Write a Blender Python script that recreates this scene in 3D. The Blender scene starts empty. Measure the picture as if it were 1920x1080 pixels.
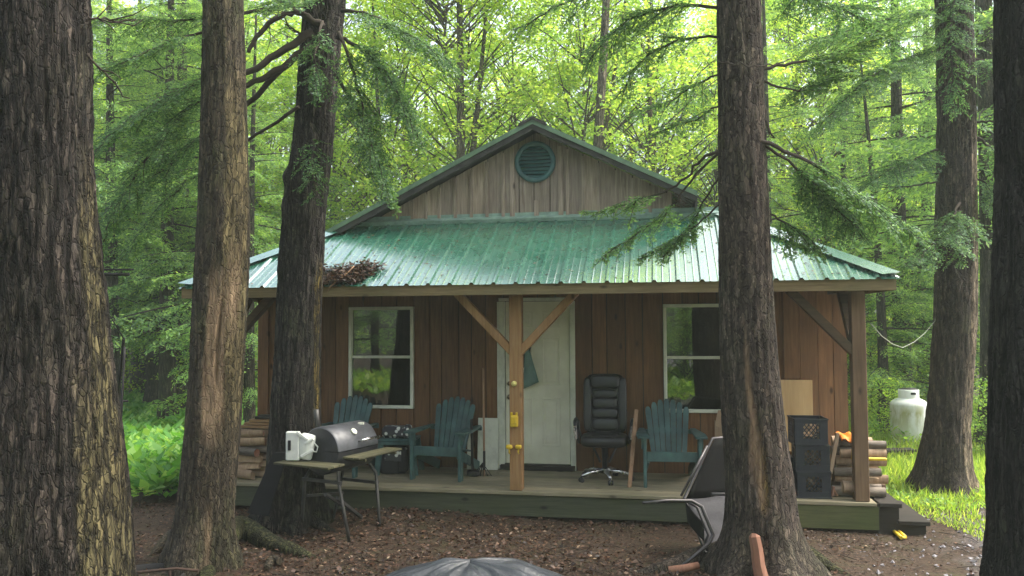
import bpy, bmesh, math, random
import numpy as np
from math import sin, cos, pi, radians, sqrt, atan2, tan
from mathutils import Vector, Matrix
random.seed(7); RNG = np.random.default_rng(11)
S = bpy.context.scene
COL = S.collection

# ------------------------------------------------------------------ camera
F, PITCH, ROLL, YAW = 1529.67, .0431, -.0053, .1794
CAM = np.array([-.0441, -9.0679, 1.8323])
_c, _s = cos(PITCH), sin(PITCH)
_R = np.array([1., 0, 0]); _U = np.array([0, -_s, _c]); FW = np.array([0, _c, _s])
CR = _R*cos(ROLL) + _U*sin(ROLL); CU = -_R*sin(ROLL) + _U*cos(ROLL)
cd = bpy.data.cameras.new('camera'); cam = bpy.data.objects.new('camera', cd); COL.objects.link(cam)
cam.matrix_world = Matrix(((CR[0], CU[0], -FW[0], CAM[0]), (CR[1], CU[1], -FW[1], CAM[1]), (CR[2], CU[2], -FW[2], CAM[2]), (0, 0, 0, 1)))
cd.sensor_width = 36; cd.lens = 36*F/1920; cd.clip_end = 600; cd.clip_start = .05
S.camera = cam

def ray(px, py):
    return FW + CR*((px-960)/F) - CU*((py-540)/F)
def P(px, py, D):                      # world point seen at a photo pixel, D metres ahead
    return CAM + ray(px, py)*D
def onz(px, py, z=0.):
    r = ray(px, py); return CAM + r*((z-CAM[2])/r[2])

# ------------------------------------------------------------------ noise
def _h(i, j, k):
    n = (i*374761393 + j*668265263 + k*2147483647 + 12345) & 0xffffffff
    n = ((n ^ (n >> 13))*1274126177) & 0xffffffff
    return ((n ^ (n >> 16)) & 0xffff)/65535.
def vn(x, y, z):
    x, y, z = np.broadcast_arrays(np.asarray(x, float), np.asarray(y, float), np.asarray(z, float))
    i, j, k = np.floor(x).astype(np.int64), np.floor(y).astype(np.int64), np.floor(z).astype(np.int64)
    u, v, w = x-i, y-j, z-k
    u, v, w = u*u*(3-2*u), v*v*(3-2*v), w*w*(3-2*w)
    r = 0
    for a in (0, 1):
        for b in (0, 1):
            for c in (0, 1):
                r = r + _h(i+a, j+b, k+c)*(u if a else 1-u)*(v if b else 1-v)*(w if c else 1-w)
    return r
def fbm(x, y, z, o=3):
    r = 0; a = .5; t = 0
    for q in range(o):
        r = r + a*vn(x*2**q+q*17.3, y*2**q+q*5.1, z*2**q+q*9.7); t += a; a *= .5
    return r/t

def gz(x, y):
    x = np.asarray(x, float); y = np.asarray(y, float)
    z = -.31 - .03*np.clip(y-.5, 0, 7) - .006*np.clip(y-7.5, 0, 20)
    z = z + .05*(fbm(x*.8+3, y*.8, 0*x)-.5) + .02*(vn(x*3.1, y*3.1, 0*x+4)-.5)
    z = z + .09*np.exp(-((x+1.3)/.9)**2-((y+.1)/.5)**2)
    return z
def G(px, py):                         # ground point under a pixel
    z = -.31
    for _ in range(8):
        p = onz(px, py, z); z = float(gz(p[0], p[1]))
    return np.array([p[0], p[1], z])

# ------------------------------------------------------------------ objects
def tag(o, label=None, cat=None, group=None, kind=None):
    if label: o['label'] = label
    if cat: o['category'] = cat
    if group: o['group'] = group
    if kind: o['kind'] = kind
    return o
def empty(name, loc=(0, 0, 0), rz=0., label=None, cat=None, group=None):
    o = bpy.data.objects.new(name, None); COL.objects.link(o)
    o.location = tuple(map(float, loc)); o.rotation_euler = (0, 0, rz); o.empty_display_size = .1
    return tag(o, label, cat, group)
def raw_mesh(name, V, Q, smooth=False, attrs=None):
    V = np.ascontiguousarray(V, dtype=np.float32); Q = np.ascontiguousarray(Q, dtype=np.int32)
    me = bpy.data.meshes.new(name); n = Q.shape[1]
    me.vertices.add(len(V)); me.vertices.foreach_set('co', V.ravel())
    me.loops.add(Q.size); me.loops.foreach_set('vertex_index', Q.ravel())
    me.polygons.add(len(Q)); me.polygons.foreach_set('loop_start', np.arange(0, Q.size, n, dtype=np.int32))
    me.polygons.foreach_set('loop_total', np.full(len(Q), n, dtype=np.int32))
    if smooth: me.polygons.foreach_set('use_smooth', np.ones(len(Q), dtype=bool))
    for k, a in (attrs or {}).items():
        at = me.attributes.new(k, 'FLOAT', 'POINT'); at.data.foreach_set('value', np.asarray(a, dtype=np.float32).ravel())
    me.update(calc_edges=True)
    return me
def link(name, me, m, parent=None, loc=(0, 0, 0)):
    o = bpy.data.objects.new(name, me); COL.objects.link(o)
    if m and not me.materials: me.materials.append(m)
    if parent: o.parent = parent
    o.location = tuple(map(float, loc))
    return o

class MB:
    def __init__(s, off=(0, 0, 0)): s.v = []; s.f = []; s.off = np.array(off, float); s.sm = []
    def add(s, V, Fs, smooth=False):
        b = len(s.v); s.v += [tuple(map(float, p)) for p in V]
        for f in Fs: s.f.append(tuple(i+b for i in f)); s.sm.append(smooth)
        return s
    def box(s, c, d, R=None, bev=0.):
        c = np.array(c, float); h = np.array(d, float)/2; R = np.eye(3) if R is None else np.array(R)
        if bev <= 0 or bev >= min(h):
            V = [c + R@(h*np.array(q)) for q in ((-1,-1,-1),(1,-1,-1),(1,1,-1),(-1,1,-1),(-1,-1,1),(1,-1,1),(1,1,1),(-1,1,1))]
            return s.add(V, [(0,3,2,1),(4,5,6,7),(0,1,5,4),(1,2,6,5),(2,3,7,6),(3,0,4,7)])
        V = []; idx = {}
        for sx in (-1, 1):
            for sy in (-1, 1):
                for sz in (-1, 1):
                    for ax in range(3):
                        q = h - bev; q[ax] = h[ax]
                        idx[(sx, sy, sz, ax)] = len(V); V.append(c + R@(q*np.array((sx, sy, sz))))
        Fs = []
        sg = (-1, 1)
        for ax in range(3):
            a, b = [(1, 2), (2, 0), (0, 1)][ax]
            for q in sg:
                f = []
                for (i, j) in ((-1,-1),(1,-1),(1,1),(-1,1)):
                    k = [0, 0, 0]; k[ax] = q; k[a] = i; k[b] = j; f.append(idx[(*k, ax)])
                Fs.append(tuple(f if q > 0 else f[::-1]))
            for i in sg:
                for j in sg:
                    k1 = [0, 0, 0]; k1[ax] = -1; k1[a] = i; k1[b] = j; k2 = list(k1); k2[ax] = 1
                    f = (idx[(*k1, a)], idx[(*k2, a)], idx[(*k2, b)], idx[(*k1, b)])
                    Fs.append(f if i*j > 0 else f[::-1])
        for sx in sg:
            for sy in sg:
                for sz in sg:
                    f = tuple(idx[(sx, sy, sz, a)] for a in range(3)); Fs.append(f if sx*sy*sz > 0 else f[::-1])
        return s.add(V, Fs)
    def bar(s, a, b, w, h=None, up=(0, 0, 1), bev=0.):
        a = np.array(a, float); b = np.array(b, float); d = b-a; L = np.linalg.norm(d); d /= L
        u = np.array(up, float)
        if abs(d@u) > .98: u = np.array([0., 1, 0])
        x = np.cross(d, u); x /= np.linalg.norm(x); z = np.cross(x, d)
        return s.box((a+b)/2, (w, L, h or w), np.stack([x, d, z], 1), bev)
    def tube(s, pts, r, n=8, cap=True, smooth=True, closed=False):
        pts = [np.array(p, float) for p in pts]; N = len(pts)
        r = [r]*N if np.isscalar(r) else list(r)
        V = []; pu = None
        for i in range(N):
            if closed: t = pts[(i+1) % N]-pts[i-1]
            else: t = pts[min(i+1, N-1)]-pts[max(i-1, 0)]
            t = t/(np.linalg.norm(t)+1e-9)
            if pu is None: pu = np.array([0, 0, 1.]) if abs(t[2]) < .9 else np.array([1., 0, 0])
            x = np.cross(pu, t); x /= np.linalg.norm(x)+1e-9; y = np.cross(t, x); pu = y
            for k in range(n): V.append(pts[i] + r[i]*(x*cos(2*pi*k/n)+y*sin(2*pi*k/n)))
        Fs = []
        for i in range(N if closed else N-1):
            j = (i+1) % N
            for k in range(n):
                l = (k+1) % n; Fs.append((i*n+k, i*n+l, j*n+l, j*n+k))
        s.add(V, Fs, smooth)
        if cap and not closed:
            b = len(s.v)-len(V); s.f.append(tuple(b+k for k in range(n))[::-1]); s.f.append(tuple(b+(N-1)*n+k for k in range(n))); s.sm += [False, False]
        return s
    def lathe(s, prof, c=(0, 0, 0), n=24, axis=2, smooth=True, cap=False):
        c = np.array(c, float); V = []; N = len(prof)
        for (r, z) in prof:
            for k in range(n):
                a = 2*pi*k/n; p = [r*cos(a), r*sin(a), z]
                if axis == 0: p = [z, p[0], p[1]]
                if axis == 1: p = [p[1], z, p[0]]
                V.append(c+np.array(p))
        Fs = [(i*n+k, i*n+(k+1) % n, (i+1)*n+(k+1) % n, (i+1)*n+k) for i in range(N-1) for k in range(n)]
        if cap: Fs += [tuple(range(n))[::-1], tuple((N-1)*n+k for k in range(n))]
        return s.add(V, Fs, smooth)
    def sup(s, c, d, e=.35, n=20, m=12, R=None):
        c = np.array(c, float); d = np.array(d, float)/2; R = np.eye(3) if R is None else np.array(R)
        g = lambda t, e: math.copysign(abs(t)**e, t)
        V = []
        for i in range(m+1):
            a = -pi/2+pi*i/m
            for k in range(n):
                b = 2*pi*k/n
                V.append(c + R@(d*np.array((g(cos(a), e)*g(cos(b), e), g(cos(a), e)*g(sin(b), e), g(sin(a), e)))))
        return s.add(V, [(i*n+k, i*n+(k+1) % n, (i+1)*n+(k+1) % n, (i+1)*n+k) for i in range(m) for k in range(n)], True)
    def prism(s, poly, axis, a, b):    # poly of 2D points, extruded along an axis from a to b
        n = len(poly); V = []
        for t in (a, b):
            for (x, y) in poly: V.append({0: (t, x, y), 1: (x, t, y), 2: (x, y, t)}[axis])
        Fs = [tuple(range(n)), tuple(range(n, 2*n))[::-1]] + [(i, i+n, (i+1) % n+n, (i+1) % n) for i in range(n)]
        return s.add(V, Fs)
    def build(s, name, m, parent=None, loc=(0, 0, 0), fix=True):
        me = bpy.data.meshes.new(name)
        me.from_pydata([tuple(np.array(p)-s.off) for p in s.v], [], s.f)
        me.polygons.foreach_set('use_smooth', s.sm)
        if fix:
            bm = bmesh.new(); bm.from_mesh(me); bmesh.ops.recalc_face_normals(bm, faces=bm.faces); bm.to_mesh(me); bm.free()
        me.update()
        return link(name, me, m, parent, loc)
def rot(ax, a):
    return np.array(Matrix.Rotation(a, 3, ax))
def copy_tree(o, parent=None):
    c = o.copy(); COL.objects.link(c); c.parent = parent
    for ch in list(o.children): copy_tree(ch, c)
    return c

# ------------------------------------------------------------------ materials
class NT:
    def __init__(s, name):
        s.m = bpy.data.materials.new(name); s.m.use_nodes = True; s.t = s.m.node_tree; s.t.nodes.clear()
        s.out = s.n('ShaderNodeOutputMaterial')
    def n(s, typ, **kw):
        x = s.t.nodes.new(typ)
        for k, v in kw.items():
            if k[0] == '_': setattr(x, k[1:], v)
            else:
                i = x.inputs[int(k[1:])] if (k[0] == 'i' and k[1:].isdigit()) else x.inputs[k.replace('__', ' ')]
                if hasattr(v, 'is_linked') or isinstance(v, bpy.types.NodeSocket): s.t.links.new(v, i)
                else: i.default_value = v
        return x
    def noise(s, scale=(1, 1, 1), sc=5., det=4., rough=.6, obj=True, vec=None):
        if vec is None:
            tc = s.n('ShaderNodeTexCoord'); vec = tc.outputs['Object' if obj else 'Generated']
        mp = s.n('ShaderNodeMapping'); s.t.links.new(vec, mp.inputs[0]); mp.inputs['Scale'].default_value = scale
        return s.n('ShaderNodeTexNoise', Vector=mp.outputs[0], Scale=sc, Detail=det, Roughness=rough).outputs['Fac']
    def ramp(s, fac, stops):
        r = s.n('ShaderNodeValToRGB', Fac=fac); e = r.color_ramp.elements
        while len(e) < len(stops): e.new(.5)
        for x, (p, c) in zip(e, stops):
            x.position = p; x.color = (*c, 1) if len(c) == 3 else c
        return r.outputs[0]
    def mix(s, f, a, b, typ='MIX'):
        m = s.n('ShaderNodeMix', _data_type='RGBA', _blend_type=typ)
        for k, v in (('Factor', f),):
            if isinstance(v, bpy.types.NodeSocket): s.t.links.new(v, m.inputs[0])
            else: m.inputs[0].default_value = v
        for i, v in ((6, a), (7, b)):
            if isinstance(v, bpy.types.NodeSocket): s.t.links.new(v, m.inputs[i])
            else: m.inputs[i].default_value = (*v, 1) if len(v) == 3 else v
        return m.outputs[2]
    def math(s, op, a, b=.5, clamp=False):
        return s.n('ShaderNodeMath', _operation=op, _use_clamp=clamp, i0=a, i1=b).outputs[0]
    def bump(s, h, st=.3, d=.01):
        return s.n('ShaderNodeBump', Height=h, Strength=st, Distance=d).outputs[0]
    def pbr(s, col, rough=.6, normal=None, metal=0., spec=.5, **kw):
        b = s.n('ShaderNodeBsdfPrincipled')
        for k, v in (('Base Color', col), ('Roughness', rough), ('Metallic', metal), ('Specular IOR Level', spec), *kw.items()):
            if isinstance(v, bpy.types.NodeSocket): s.t.links.new(v, b.inputs[k])
            else: b.inputs[k].default_value = (*v, 1) if isinstance(v, tuple) and len(v) == 3 else v
        if normal is not None: s.t.links.new(normal, b.inputs['Normal'])
        s.t.links.new(b.outputs[0], s.out.inputs[0]); return s.m

def plain(name, c, rough=.5, metal=0., var=.25, sc=9., bump=.1, spec=.5):
    t = NT(name); f = t.noise(sc=sc, det=5)
    col = t.ramp(f, [(.3, tuple(x*(1-var) for x in c)), (.7, tuple(min(1, x*(1+var)) for x in c))])
    gr = t.ramp(t.noise((1, 1, .5), 4.3, 7, .72), [(.48, (0, 0, 0)), (.68, (.55, .55, .55))])
    col = t.mix(gr, col, tuple(x*.45+.003 for x in c))
    return t.pbr(col, t.n('ShaderNodeMapRange', Value=gr, i1=0., i2=.55, i3=rough, i4=min(1, rough+.3)).outputs[0], t.bump(t.noise(sc=sc*6), bump, .004), metal, spec)
def wood(name, c1, c2, axis=2, rough=.75, grain=40., knots=True, stain=None):
    t = NT(name); sc = [1., 1, 1]; sc[axis] = .06
    g = t.noise(tuple(sc), grain, 5, .7); big = t.noise((1, 1, .5) if axis == 2 else (.6, .6, 1), 2.3, 3)
    isl = t.n('ShaderNodeNewGeometry').outputs['Random Per Island']
    col = t.mix(t.ramp(g, [(.3, (0, 0, 0)), (.7, (1, 1, 1))]), c1, c2)
    col = t.mix(.55, col, t.ramp(isl, [(0, (.5, .5, .52)), (.5, (.85, .85, .85)), (1, (1.35, 1.3, 1.2))]), 'MULTIPLY')
    col = t.mix(.7, col, t.ramp(t.n('ShaderNodeObjectInfo').outputs['Random'], [(0, (.55, .55, .57)), (1, (1.3, 1.27, 1.2))]), 'MULTIPLY') if name.startswith(('log', 'split', 'red')) else col
    col = t.mix(t.ramp(big, [(.42, (0, 0, 0)), (.75, (.6, .6, .6))]), col, stain or tuple(x*.45 for x in c1))
    if knots:
        tc = t.n('ShaderNodeTexCoord'); mp = t.n('ShaderNodeMapping', Vector=tc.outputs['Object']); k = [5., 5, 5]; k[axis] = 2.2; mp.inputs['Scale'].default_value = k
        v = t.n('ShaderNodeTexVoronoi', Vector=mp.outputs[0], Scale=1.)
        col = t.mix(t.ramp(v.outputs['Distance'], [(.05, (.9, .9, .9)), (.13, (0, 0, 0))]), col, tuple(x*.25 for x in c1))
    return t.pbr(col, rough, t.bump(g, .35, .004), spec=.25)
def bark(name, c1, c2, moss=(.05, .07, .02), mossamt=.5, woundc=((.2, .11, .05), (.35, .22, .1)), lichlitc=(.16, .12, .035), crack=1., plates=34.):
    t = NT(name)
    g = t.noise((1, 1, .14), 30, 6, .72); b = t.noise((1, 1, .5), 3.1, 4); fine = t.noise((1, 1, .45), 90, 3)
    ck = t.math('ABSOLUTE', t.math('SUBTRACT', t.noise((1, 1, .11), 17, 5, .62), .5)); ck = t.ramp(ck, [(.0, (0, 0, 0)), (.085, (1, 1, 1))])
    col = t.ramp(g, [(.3, c1), (.5, tuple((x+y)*.42 for x, y in zip(c1, c2))), (.68, c2)])
    col = t.mix(t.ramp(t.noise((1, 1, .5), 60, 2, .5), [(.62, (0, 0, 0)), (.72, (.5, .5, .5))]), col, tuple(min(1, x*1.9) for x in c2))
    col = t.mix(t.math('MULTIPLY', t.ramp(b, [(.5, (0, 0, 0)), (.68, (1, 1, 1))]), mossamt), col, moss)
    li = t.n('ShaderNodeAttribute', _attribute_name='lichen_lit').outputs['Fac']
    lcol = t.ramp(g, [(.3, tuple(x*.3 for x in lichlitc)), (.62, lichlitc)])
    col = t.mix(li, col, lcol)
    ck = t.math('MAXIMUM', ck, 1-crack)
    tc = t.n('ShaderNodeTexCoord'); nz = t.n('ShaderNodeTexNoise', Vector=tc.outputs['Object'], Scale=9., Detail=3.).outputs['Color']
    wv = t.n('ShaderNodeMix', _data_type='VECTOR', i0=.09); t.t.links.new(tc.outputs['Object'], wv.inputs[4]); t.t.links.new(nz, wv.inputs[5])
    mpv = t.n('ShaderNodeMapping', Vector=wv.outputs[1]); mpv.inputs['Scale'].default_value = (1, 1, .24)
    v1 = t.n('ShaderNodeTexVoronoi', Vector=mpv.outputs[0], Scale=plates); v2 = t.n('ShaderNodeTexVoronoi', _feature='DISTANCE_TO_EDGE', Vector=mpv.outputs[0], Scale=plates)
    col = t.mix(.8, col, t.ramp(t.n('ShaderNodeSeparateColor', Color=v1.outputs['Color']).outputs[0], [(0, (.45, .43, .42)), (.6, (.95, .95, .93)), (1, (1.5, 1.43, 1.36))]), 'MULTIPLY')
    pl = t.ramp(v2.outputs['Distance'], [(.0, (0, 0, 0)), (.1, (1, 1, 1))])
    col = t.mix(t.math('ADD', t.math('MULTIPLY', pl, .7), .3), tuple(x*.5 for x in c1), col)
    col = t.mix(ck, tuple(x*.35 for x in c1), col)
    wo = t.n('ShaderNodeAttribute', _attribute_name='wound').outputs['Fac']
    wc = t.ramp(t.noise((1, 1, .1), 30, 5), [(.3, woundc[0]), (.7, woundc[1])])
    wf = t.math('MULTIPLY', wo, t.ramp(t.noise((1, 1, .2), 14, 4), [(.28, (.3, .3, .3)), (.42, (1, 1, 1))]))
    col = t.mix(wf, col, wc)
    return t.pbr(col, .85, t.bump(t.math('ADD', t.math('ADD', g, t.math('MULTIPLY', fine, .4)), t.math('ADD', t.math('MULTIPLY', ck, .7), t.math('MULTIPLY', pl, .7))), 1., .022), spec=.2)
def leaf(name, stops, trans=.5, rough=.5, tcol=1.55):
    t = NT(name); r = t.n('ShaderNodeNewGeometry').outputs['Random Per Island']
    col = t.ramp(r, stops)
    oi = t.n('ShaderNodeObjectInfo').outputs['Random']
    col = t.mix(1., col, t.ramp(oi, [(0, (.8, .85, .9)), (1, (1.15, 1.1, 1.))]), 'MULTIPLY')
    d = t.n('ShaderNodeBsdfDiffuse', Color=col)
    tr = t.n('ShaderNodeBsdfTranslucent', Color=t.mix(1., col, (tcol*1.1, tcol, tcol*.7), 'MULTIPLY'))
    m = t.n('ShaderNodeMixShader', i0=trans, i1=d.outputs[0], i2=tr.outputs[0])
    gl = t.n('ShaderNodeBsdfGlossy', Color=(.9, .95, 1, 1), Roughness=rough)
    m2 = t.n('ShaderNodeMixShader', i0=.025, i1=m.outputs[0], i2=gl.outputs[0])
    t.t.links.new(m2.outputs[0], t.out.inputs[0]); return t.m

M = {}
M['bark_dark'] = bark('dark furrowed bark', (.02, .017, .015), (.092, .078, .067), mossamt=.35)
M['bark_one'] = bark('furrowed bark with olive lichens', (.017, .014, .012), (.098, .08, .066), mossamt=.15, lichlitc=(.165, .142, .07), crack=.9)
M['bark_two'] = bark('brown bark with bared wood', (.03, .024, .017), (.155, .125, .085), mossamt=.5, crack=.45, woundc=((.1, .068, .042), (.36, .255, .155)), lichlitc=(.22, .18, .09))
M['bark_four'] = bark('brown bark with orange bared wood', (.028, .02, .016), (.165, .132, .105), mossamt=.3, crack=.4, woundc=((.14, .085, .055), (.42, .28, .17)), lichlitc=(.48, .29, .06))
M['bark_five'] = bark('grey brown bark', (.03, .024, .02), (.13, .104, .08), mossamt=.3, crack=.6, lichlitc=(.36, .285, .2))  # the patch colour is a painted paler, sunlit side
M['bark_black'] = bark('near black bark', (.012, .011, .011), (.045, .042, .04), mossamt=.15)
M['bark_far'] = bark('woodland bark', (.035, .03, .022), (.13, .115, .085), mossamt=.6)
M['bark_pale'] = bark('pale woodland bark', (.1, .085, .06), (.28, .24, .17), mossamt=.4)
M['root'] = bark('mossy root bark', (.04, .042, .018), (.115, .115, .05), moss=(.1, .13, .03), mossamt=1.)
M['twig'] = plain('twig bark', (.045, .036, .028), .9, spec=.2)
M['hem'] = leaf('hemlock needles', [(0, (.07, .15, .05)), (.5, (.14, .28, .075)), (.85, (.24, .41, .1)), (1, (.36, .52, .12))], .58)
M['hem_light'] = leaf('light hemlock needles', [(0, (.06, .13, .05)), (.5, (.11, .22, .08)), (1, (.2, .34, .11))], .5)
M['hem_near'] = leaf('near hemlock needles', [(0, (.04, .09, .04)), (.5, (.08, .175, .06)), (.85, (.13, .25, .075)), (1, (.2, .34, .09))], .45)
M['beech'] = leaf('young broad leaves', [(0, (.16, .3, .05)), (.5, (.3, .47, .06)), (.85, (.44, .58, .09)), (1, (.54, .63, .13))], .62)
M['maple'] = leaf('mid green broad leaves', [(0, (.1, .22, .04)), (.5, (.19, .36, .05)), (.85, (.3, .47, .07)), (1, (.42, .55, .09))], .6)
M['grass'] = leaf('fresh grass', [(0, (.12, .22, .03)), (.5, (.23, .39, .045)), (1, (.42, .52, .1))], .58)
M['cabbage'] = leaf('broad fresh leaves', [(0, (.05, .18, .02)), (.5, (.085, .24, .035)), (1, (.2, .36, .08))], .5, .8)
M['litter'] = leaf('dead leaves', [(0, (.02, .012, .008)), (.45, (.055, .03, .019)), (.8, (.1, .052, .032)), (.96, (.165, .1, .062)), (1, (.32, .235, .16))], .1, .5)

M['siding'] = wood('brown stained boards', (.1, .046, .019), (.215, .106, .045))
M['siding_raw'] = wood('orange cedar boards', (.125, .061, .027), (.23, .12, .055))
M['gable_wood'] = wood('weathered gable boards', (.17, .128, .098), (.41, .335, .27), stain=(.12, .085, .065))
M['post_wood'] = wood('treated post wood', (.25, .13, .05), (.42, .25, .11))
M['post_dark'] = wood('dark treated post wood', (.13, .08, .045), (.25, .16, .09))
M['fascia'] = wood('treated fascia wood', (.13, .095, .045), (.27, .2, .1), axis=0, stain=(.1, .1, .045))
M['deck'] = wood('grey olive deck boards', (.17, .15, .095), (.34, .3, .195), axis=0, stain=(.09, .09, .045))
M['skirt'] = wood('dark mossy skirt boards', (.035, .04, .026), (.075, .082, .05), axis=0, stain=(.05, .06, .02))
M['skirt_green'] = wood('mossy green skirt boards', (.05, .055, .022), (.11, .115, .045), axis=0, stain=(.05, .07, .02))
M['dark_wood'] = wood('dark old wood', (.02, .017, .013), (.05, .042, .033), axis=0)
M['rafter'] = wood('rafter wood', (.07, .045, .025), (.14, .09, .05), axis=0)
M['ply'] = wood('plywood', (.42, .28, .13), (.6, .43, .22), grain=14, knots=False, stain=(.36, .22, .1))
M['plank'] = wood('sawn planks', (.25, .14, .06), (.5, .32, .17), axis=0)
M['stick'] = wood('stick wood', (.2, .11, .06), (.38, .24, .14))
M['log_bark'] = wood('log bark', (.11, .09, .07), (.3, .26, .215), axis=0, grain=25)
M['log_end'] = wood('split log wood', (.3, .2, .125), (.54, .4, .27), grain=20, knots=False)
M['log_red'] = wood('red split wood', (.22, .1, .065), (.38, .2, .135), grain=20, knots=False)
def roof_mat():
    t = NT('green ribbed metal'); f = t.noise((1, 1, 1), 1.7, 6, .7); g = t.noise((6, .4, 1), 5, 4)
    col = t.ramp(f, [(.3, (.01, .085, .05)), (.62, (.018, .12, .072)), (.8, (.05, .14, .095))])
    col = t.mix(t.ramp(g, [(.55, (0, 0, 0)), (.8, (.35, .35, .35))]), col, (.16, .24, .19))
    ro = t.ramp(t.noise(sc=7, det=5), [(.3, (.2, .2, .2)), (.7, (.34, .34, .34))])
    return t.pbr(col, ro, t.bump(t.noise(sc=3., det=2), .02, .02), 0., 1., **{'Coat Weight': 1., 'Coat Roughness': .2, 'Coat IOR': 3.})
M['roof'] = roof_mat()
M['flash'] = plain('grey green flashing', (.2, .3, .25), .4)
M['rake'] = plain('dark rake boards', (.035, .034, .03), .8)
M['edge'] = plain('green metal trim', (.1, .17, .1), .35)
M['vent'] = plain('teal vent plastic', (.03, .095, .095), .45)
M['vent_dark'] = plain('vent inside', (.008, .012, .012), .8)
M['white'] = plain('off white paint', (.6, .61, .5), .5, var=.08)
def door_mat():
    t = NT('dirty white door'); f = t.noise(sc=3, det=6)
    col = t.ramp(f, [(.35, (.54, .52, .4)), (.65, (.68, .665, .53))])
    col = t.mix(t.ramp(t.noise(sc=24, det=4), [(.68, (0, 0, 0)), (.8, (.8, .8, .8))]), col, (.28, .27, .2))
    return t.pbr(col, .45)
M['door'] = door_mat()
M['brass'] = plain('dark brass', (.12, .1, .07), .35, .8)
def glass():
    t = NT('window glass'); fr = t.n('ShaderNodeFresnel', IOR=1.5, Normal=t.bump(t.noise(sc=1.3, det=1), .04, .03))
    tr = t.n('ShaderNodeBsdfTransparent', Color=(.75, .8, .78, 1)); gl = t.n('ShaderNodeBsdfGlossy', Roughness=.015, Color=(1, 1, 1, 1))
    t.t.links.new(t.bump(t.noise(sc=1.3, det=1), .04, .03), gl.inputs['Normal'])
    m = t.n('ShaderNodeMixShader', i0=t.math('ADD', fr.outputs[0], .045), i1=tr.outputs[0], i2=gl.outputs[0])
    t.t.links.new(m.outputs[0], t.out.inputs[0]); return t.m
M['glass'] = glass()
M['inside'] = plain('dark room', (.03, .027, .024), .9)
M['teal'] = plain('teal plastic', (.038, .088, .082), .45, var=.45, sc=5)
M['teal_dark'] = plain('dark teal plastic', (.02, .075, .085), .45, var=.2)
M['leather'] = plain('black leather', (.006, .006, .007), .4, bump=.3, sc=14)
M['black'] = plain('black plastic', (.012, .013, .016), .45)
M['board_black'] = plain('flat black board', (.011, .011, .012), .95, spec=.08)
M['crate'] = plain('navy black crate plastic', (.009, .012, .02), .4)
M['chrome'] = plain('scuffed chrome', (.6, .6, .6), .22, 1.)
M['grill'] = plain('black grill enamel', (.022, .023, .025), .42, var=.5, bump=.25)
M['grill_lid'] = plain('weathered grey grill lid', (.055, .058, .064), .36, var=.4, bump=.2)
M['steel'] = plain('grey steel tube', (.06, .058, .053), .45, .4)
M['iron'] = plain('dark iron', (.018, .016, .015), .6, .3)
M['rust'] = plain('rusty iron', (.05, .028, .018), .8, .2, var=.5)
M['shelf'] = wood('mossy shelf wood', (.05, .048, .025), (.11, .104, .055), axis=0)
M['whitebox'] = plain('grimy white plastic', (.6, .62, .56), .5, var=.15, sc=5)
M['yellow'] = plain('yellow plastic', (.62, .42, .02), .4)
M['yellow_pale'] = plain('pale yellow wax', (.68, .6, .2), .5)
M['orange'] = plain('orange plastic', (.75, .22, .02), .5)
M['redfoot'] = plain('orange red plastic', (.6, .13, .04), .5)
M['cloth'] = plain('grey green cloth', (.11, .19, .165), .9)
M['cloth_dark'] = plain('dark cloth', (.014, .014, .016), .9)
M['sling'] = plain('charcoal sling mesh', (.006, .006, .006), .8, sc=60, spec=.12)
M['sling_seat'] = plain('grey sling mesh', (.038, .037, .04), .7, sc=60, spec=.2)
M['frame'] = plain('dark bronze tube', (.06, .055, .055), .35, .5)
def tarp_mat():
    t = NT('grey tarp'); f = t.noise(sc=4, det=4)
    return t.pbr(t.ramp(f, [(.3, (.022, .025, .029)), (.7, (.045, .05, .056))]), .42, t.bump(t.noise(sc=9, det=4), .5, .03))
M['tarp'] = tarp_mat()
M['tarp_clear'] = plain('pale clear sheeting', (.4, .42, .42), .3, var=.4)
M['rope'] = plain('pale rope', (.3, .32, .24), .8)
def print_mat():
    t = NT('black and white print'); tc = t.n('ShaderNodeTexCoord')
    v = t.n('ShaderNodeTexVoronoi', Vector=tc.outputs['Object'], Scale=16.)
    return t.pbr(t.ramp(v.outputs['Distance'], [(.3, (.6, .62, .55)), (.42, (.03, .03, .035))]), .5)
M['print'] = print_mat()
def tank_mat():
    t = NT('stained white tank paint'); n = t.noise((1, 1, .35), 6, 5)
    tc = t.n('ShaderNodeTexCoord'); z = t.n('ShaderNodeSeparateXYZ', Vector=tc.outputs['Object']).outputs[2]
    band = t.ramp(z, [(.35, (.35, .35, .35)), (.72, (1, 1, 1)), (.9, (.1, .1, .1))])
    col = t.mix(t.math('MULTIPLY', t.ramp(n, [(.42, (0, 0, 0)), (.6, (1, 1, 1))]), band), (.82, .84, .8), (.4, .4, .2))
    return t.pbr(col, .45)
M['tank'] = tank_mat()
M['gravel'] = plain('grey gravel', (.2, .19, .2), .85, var=.6, sc=30)
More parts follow.
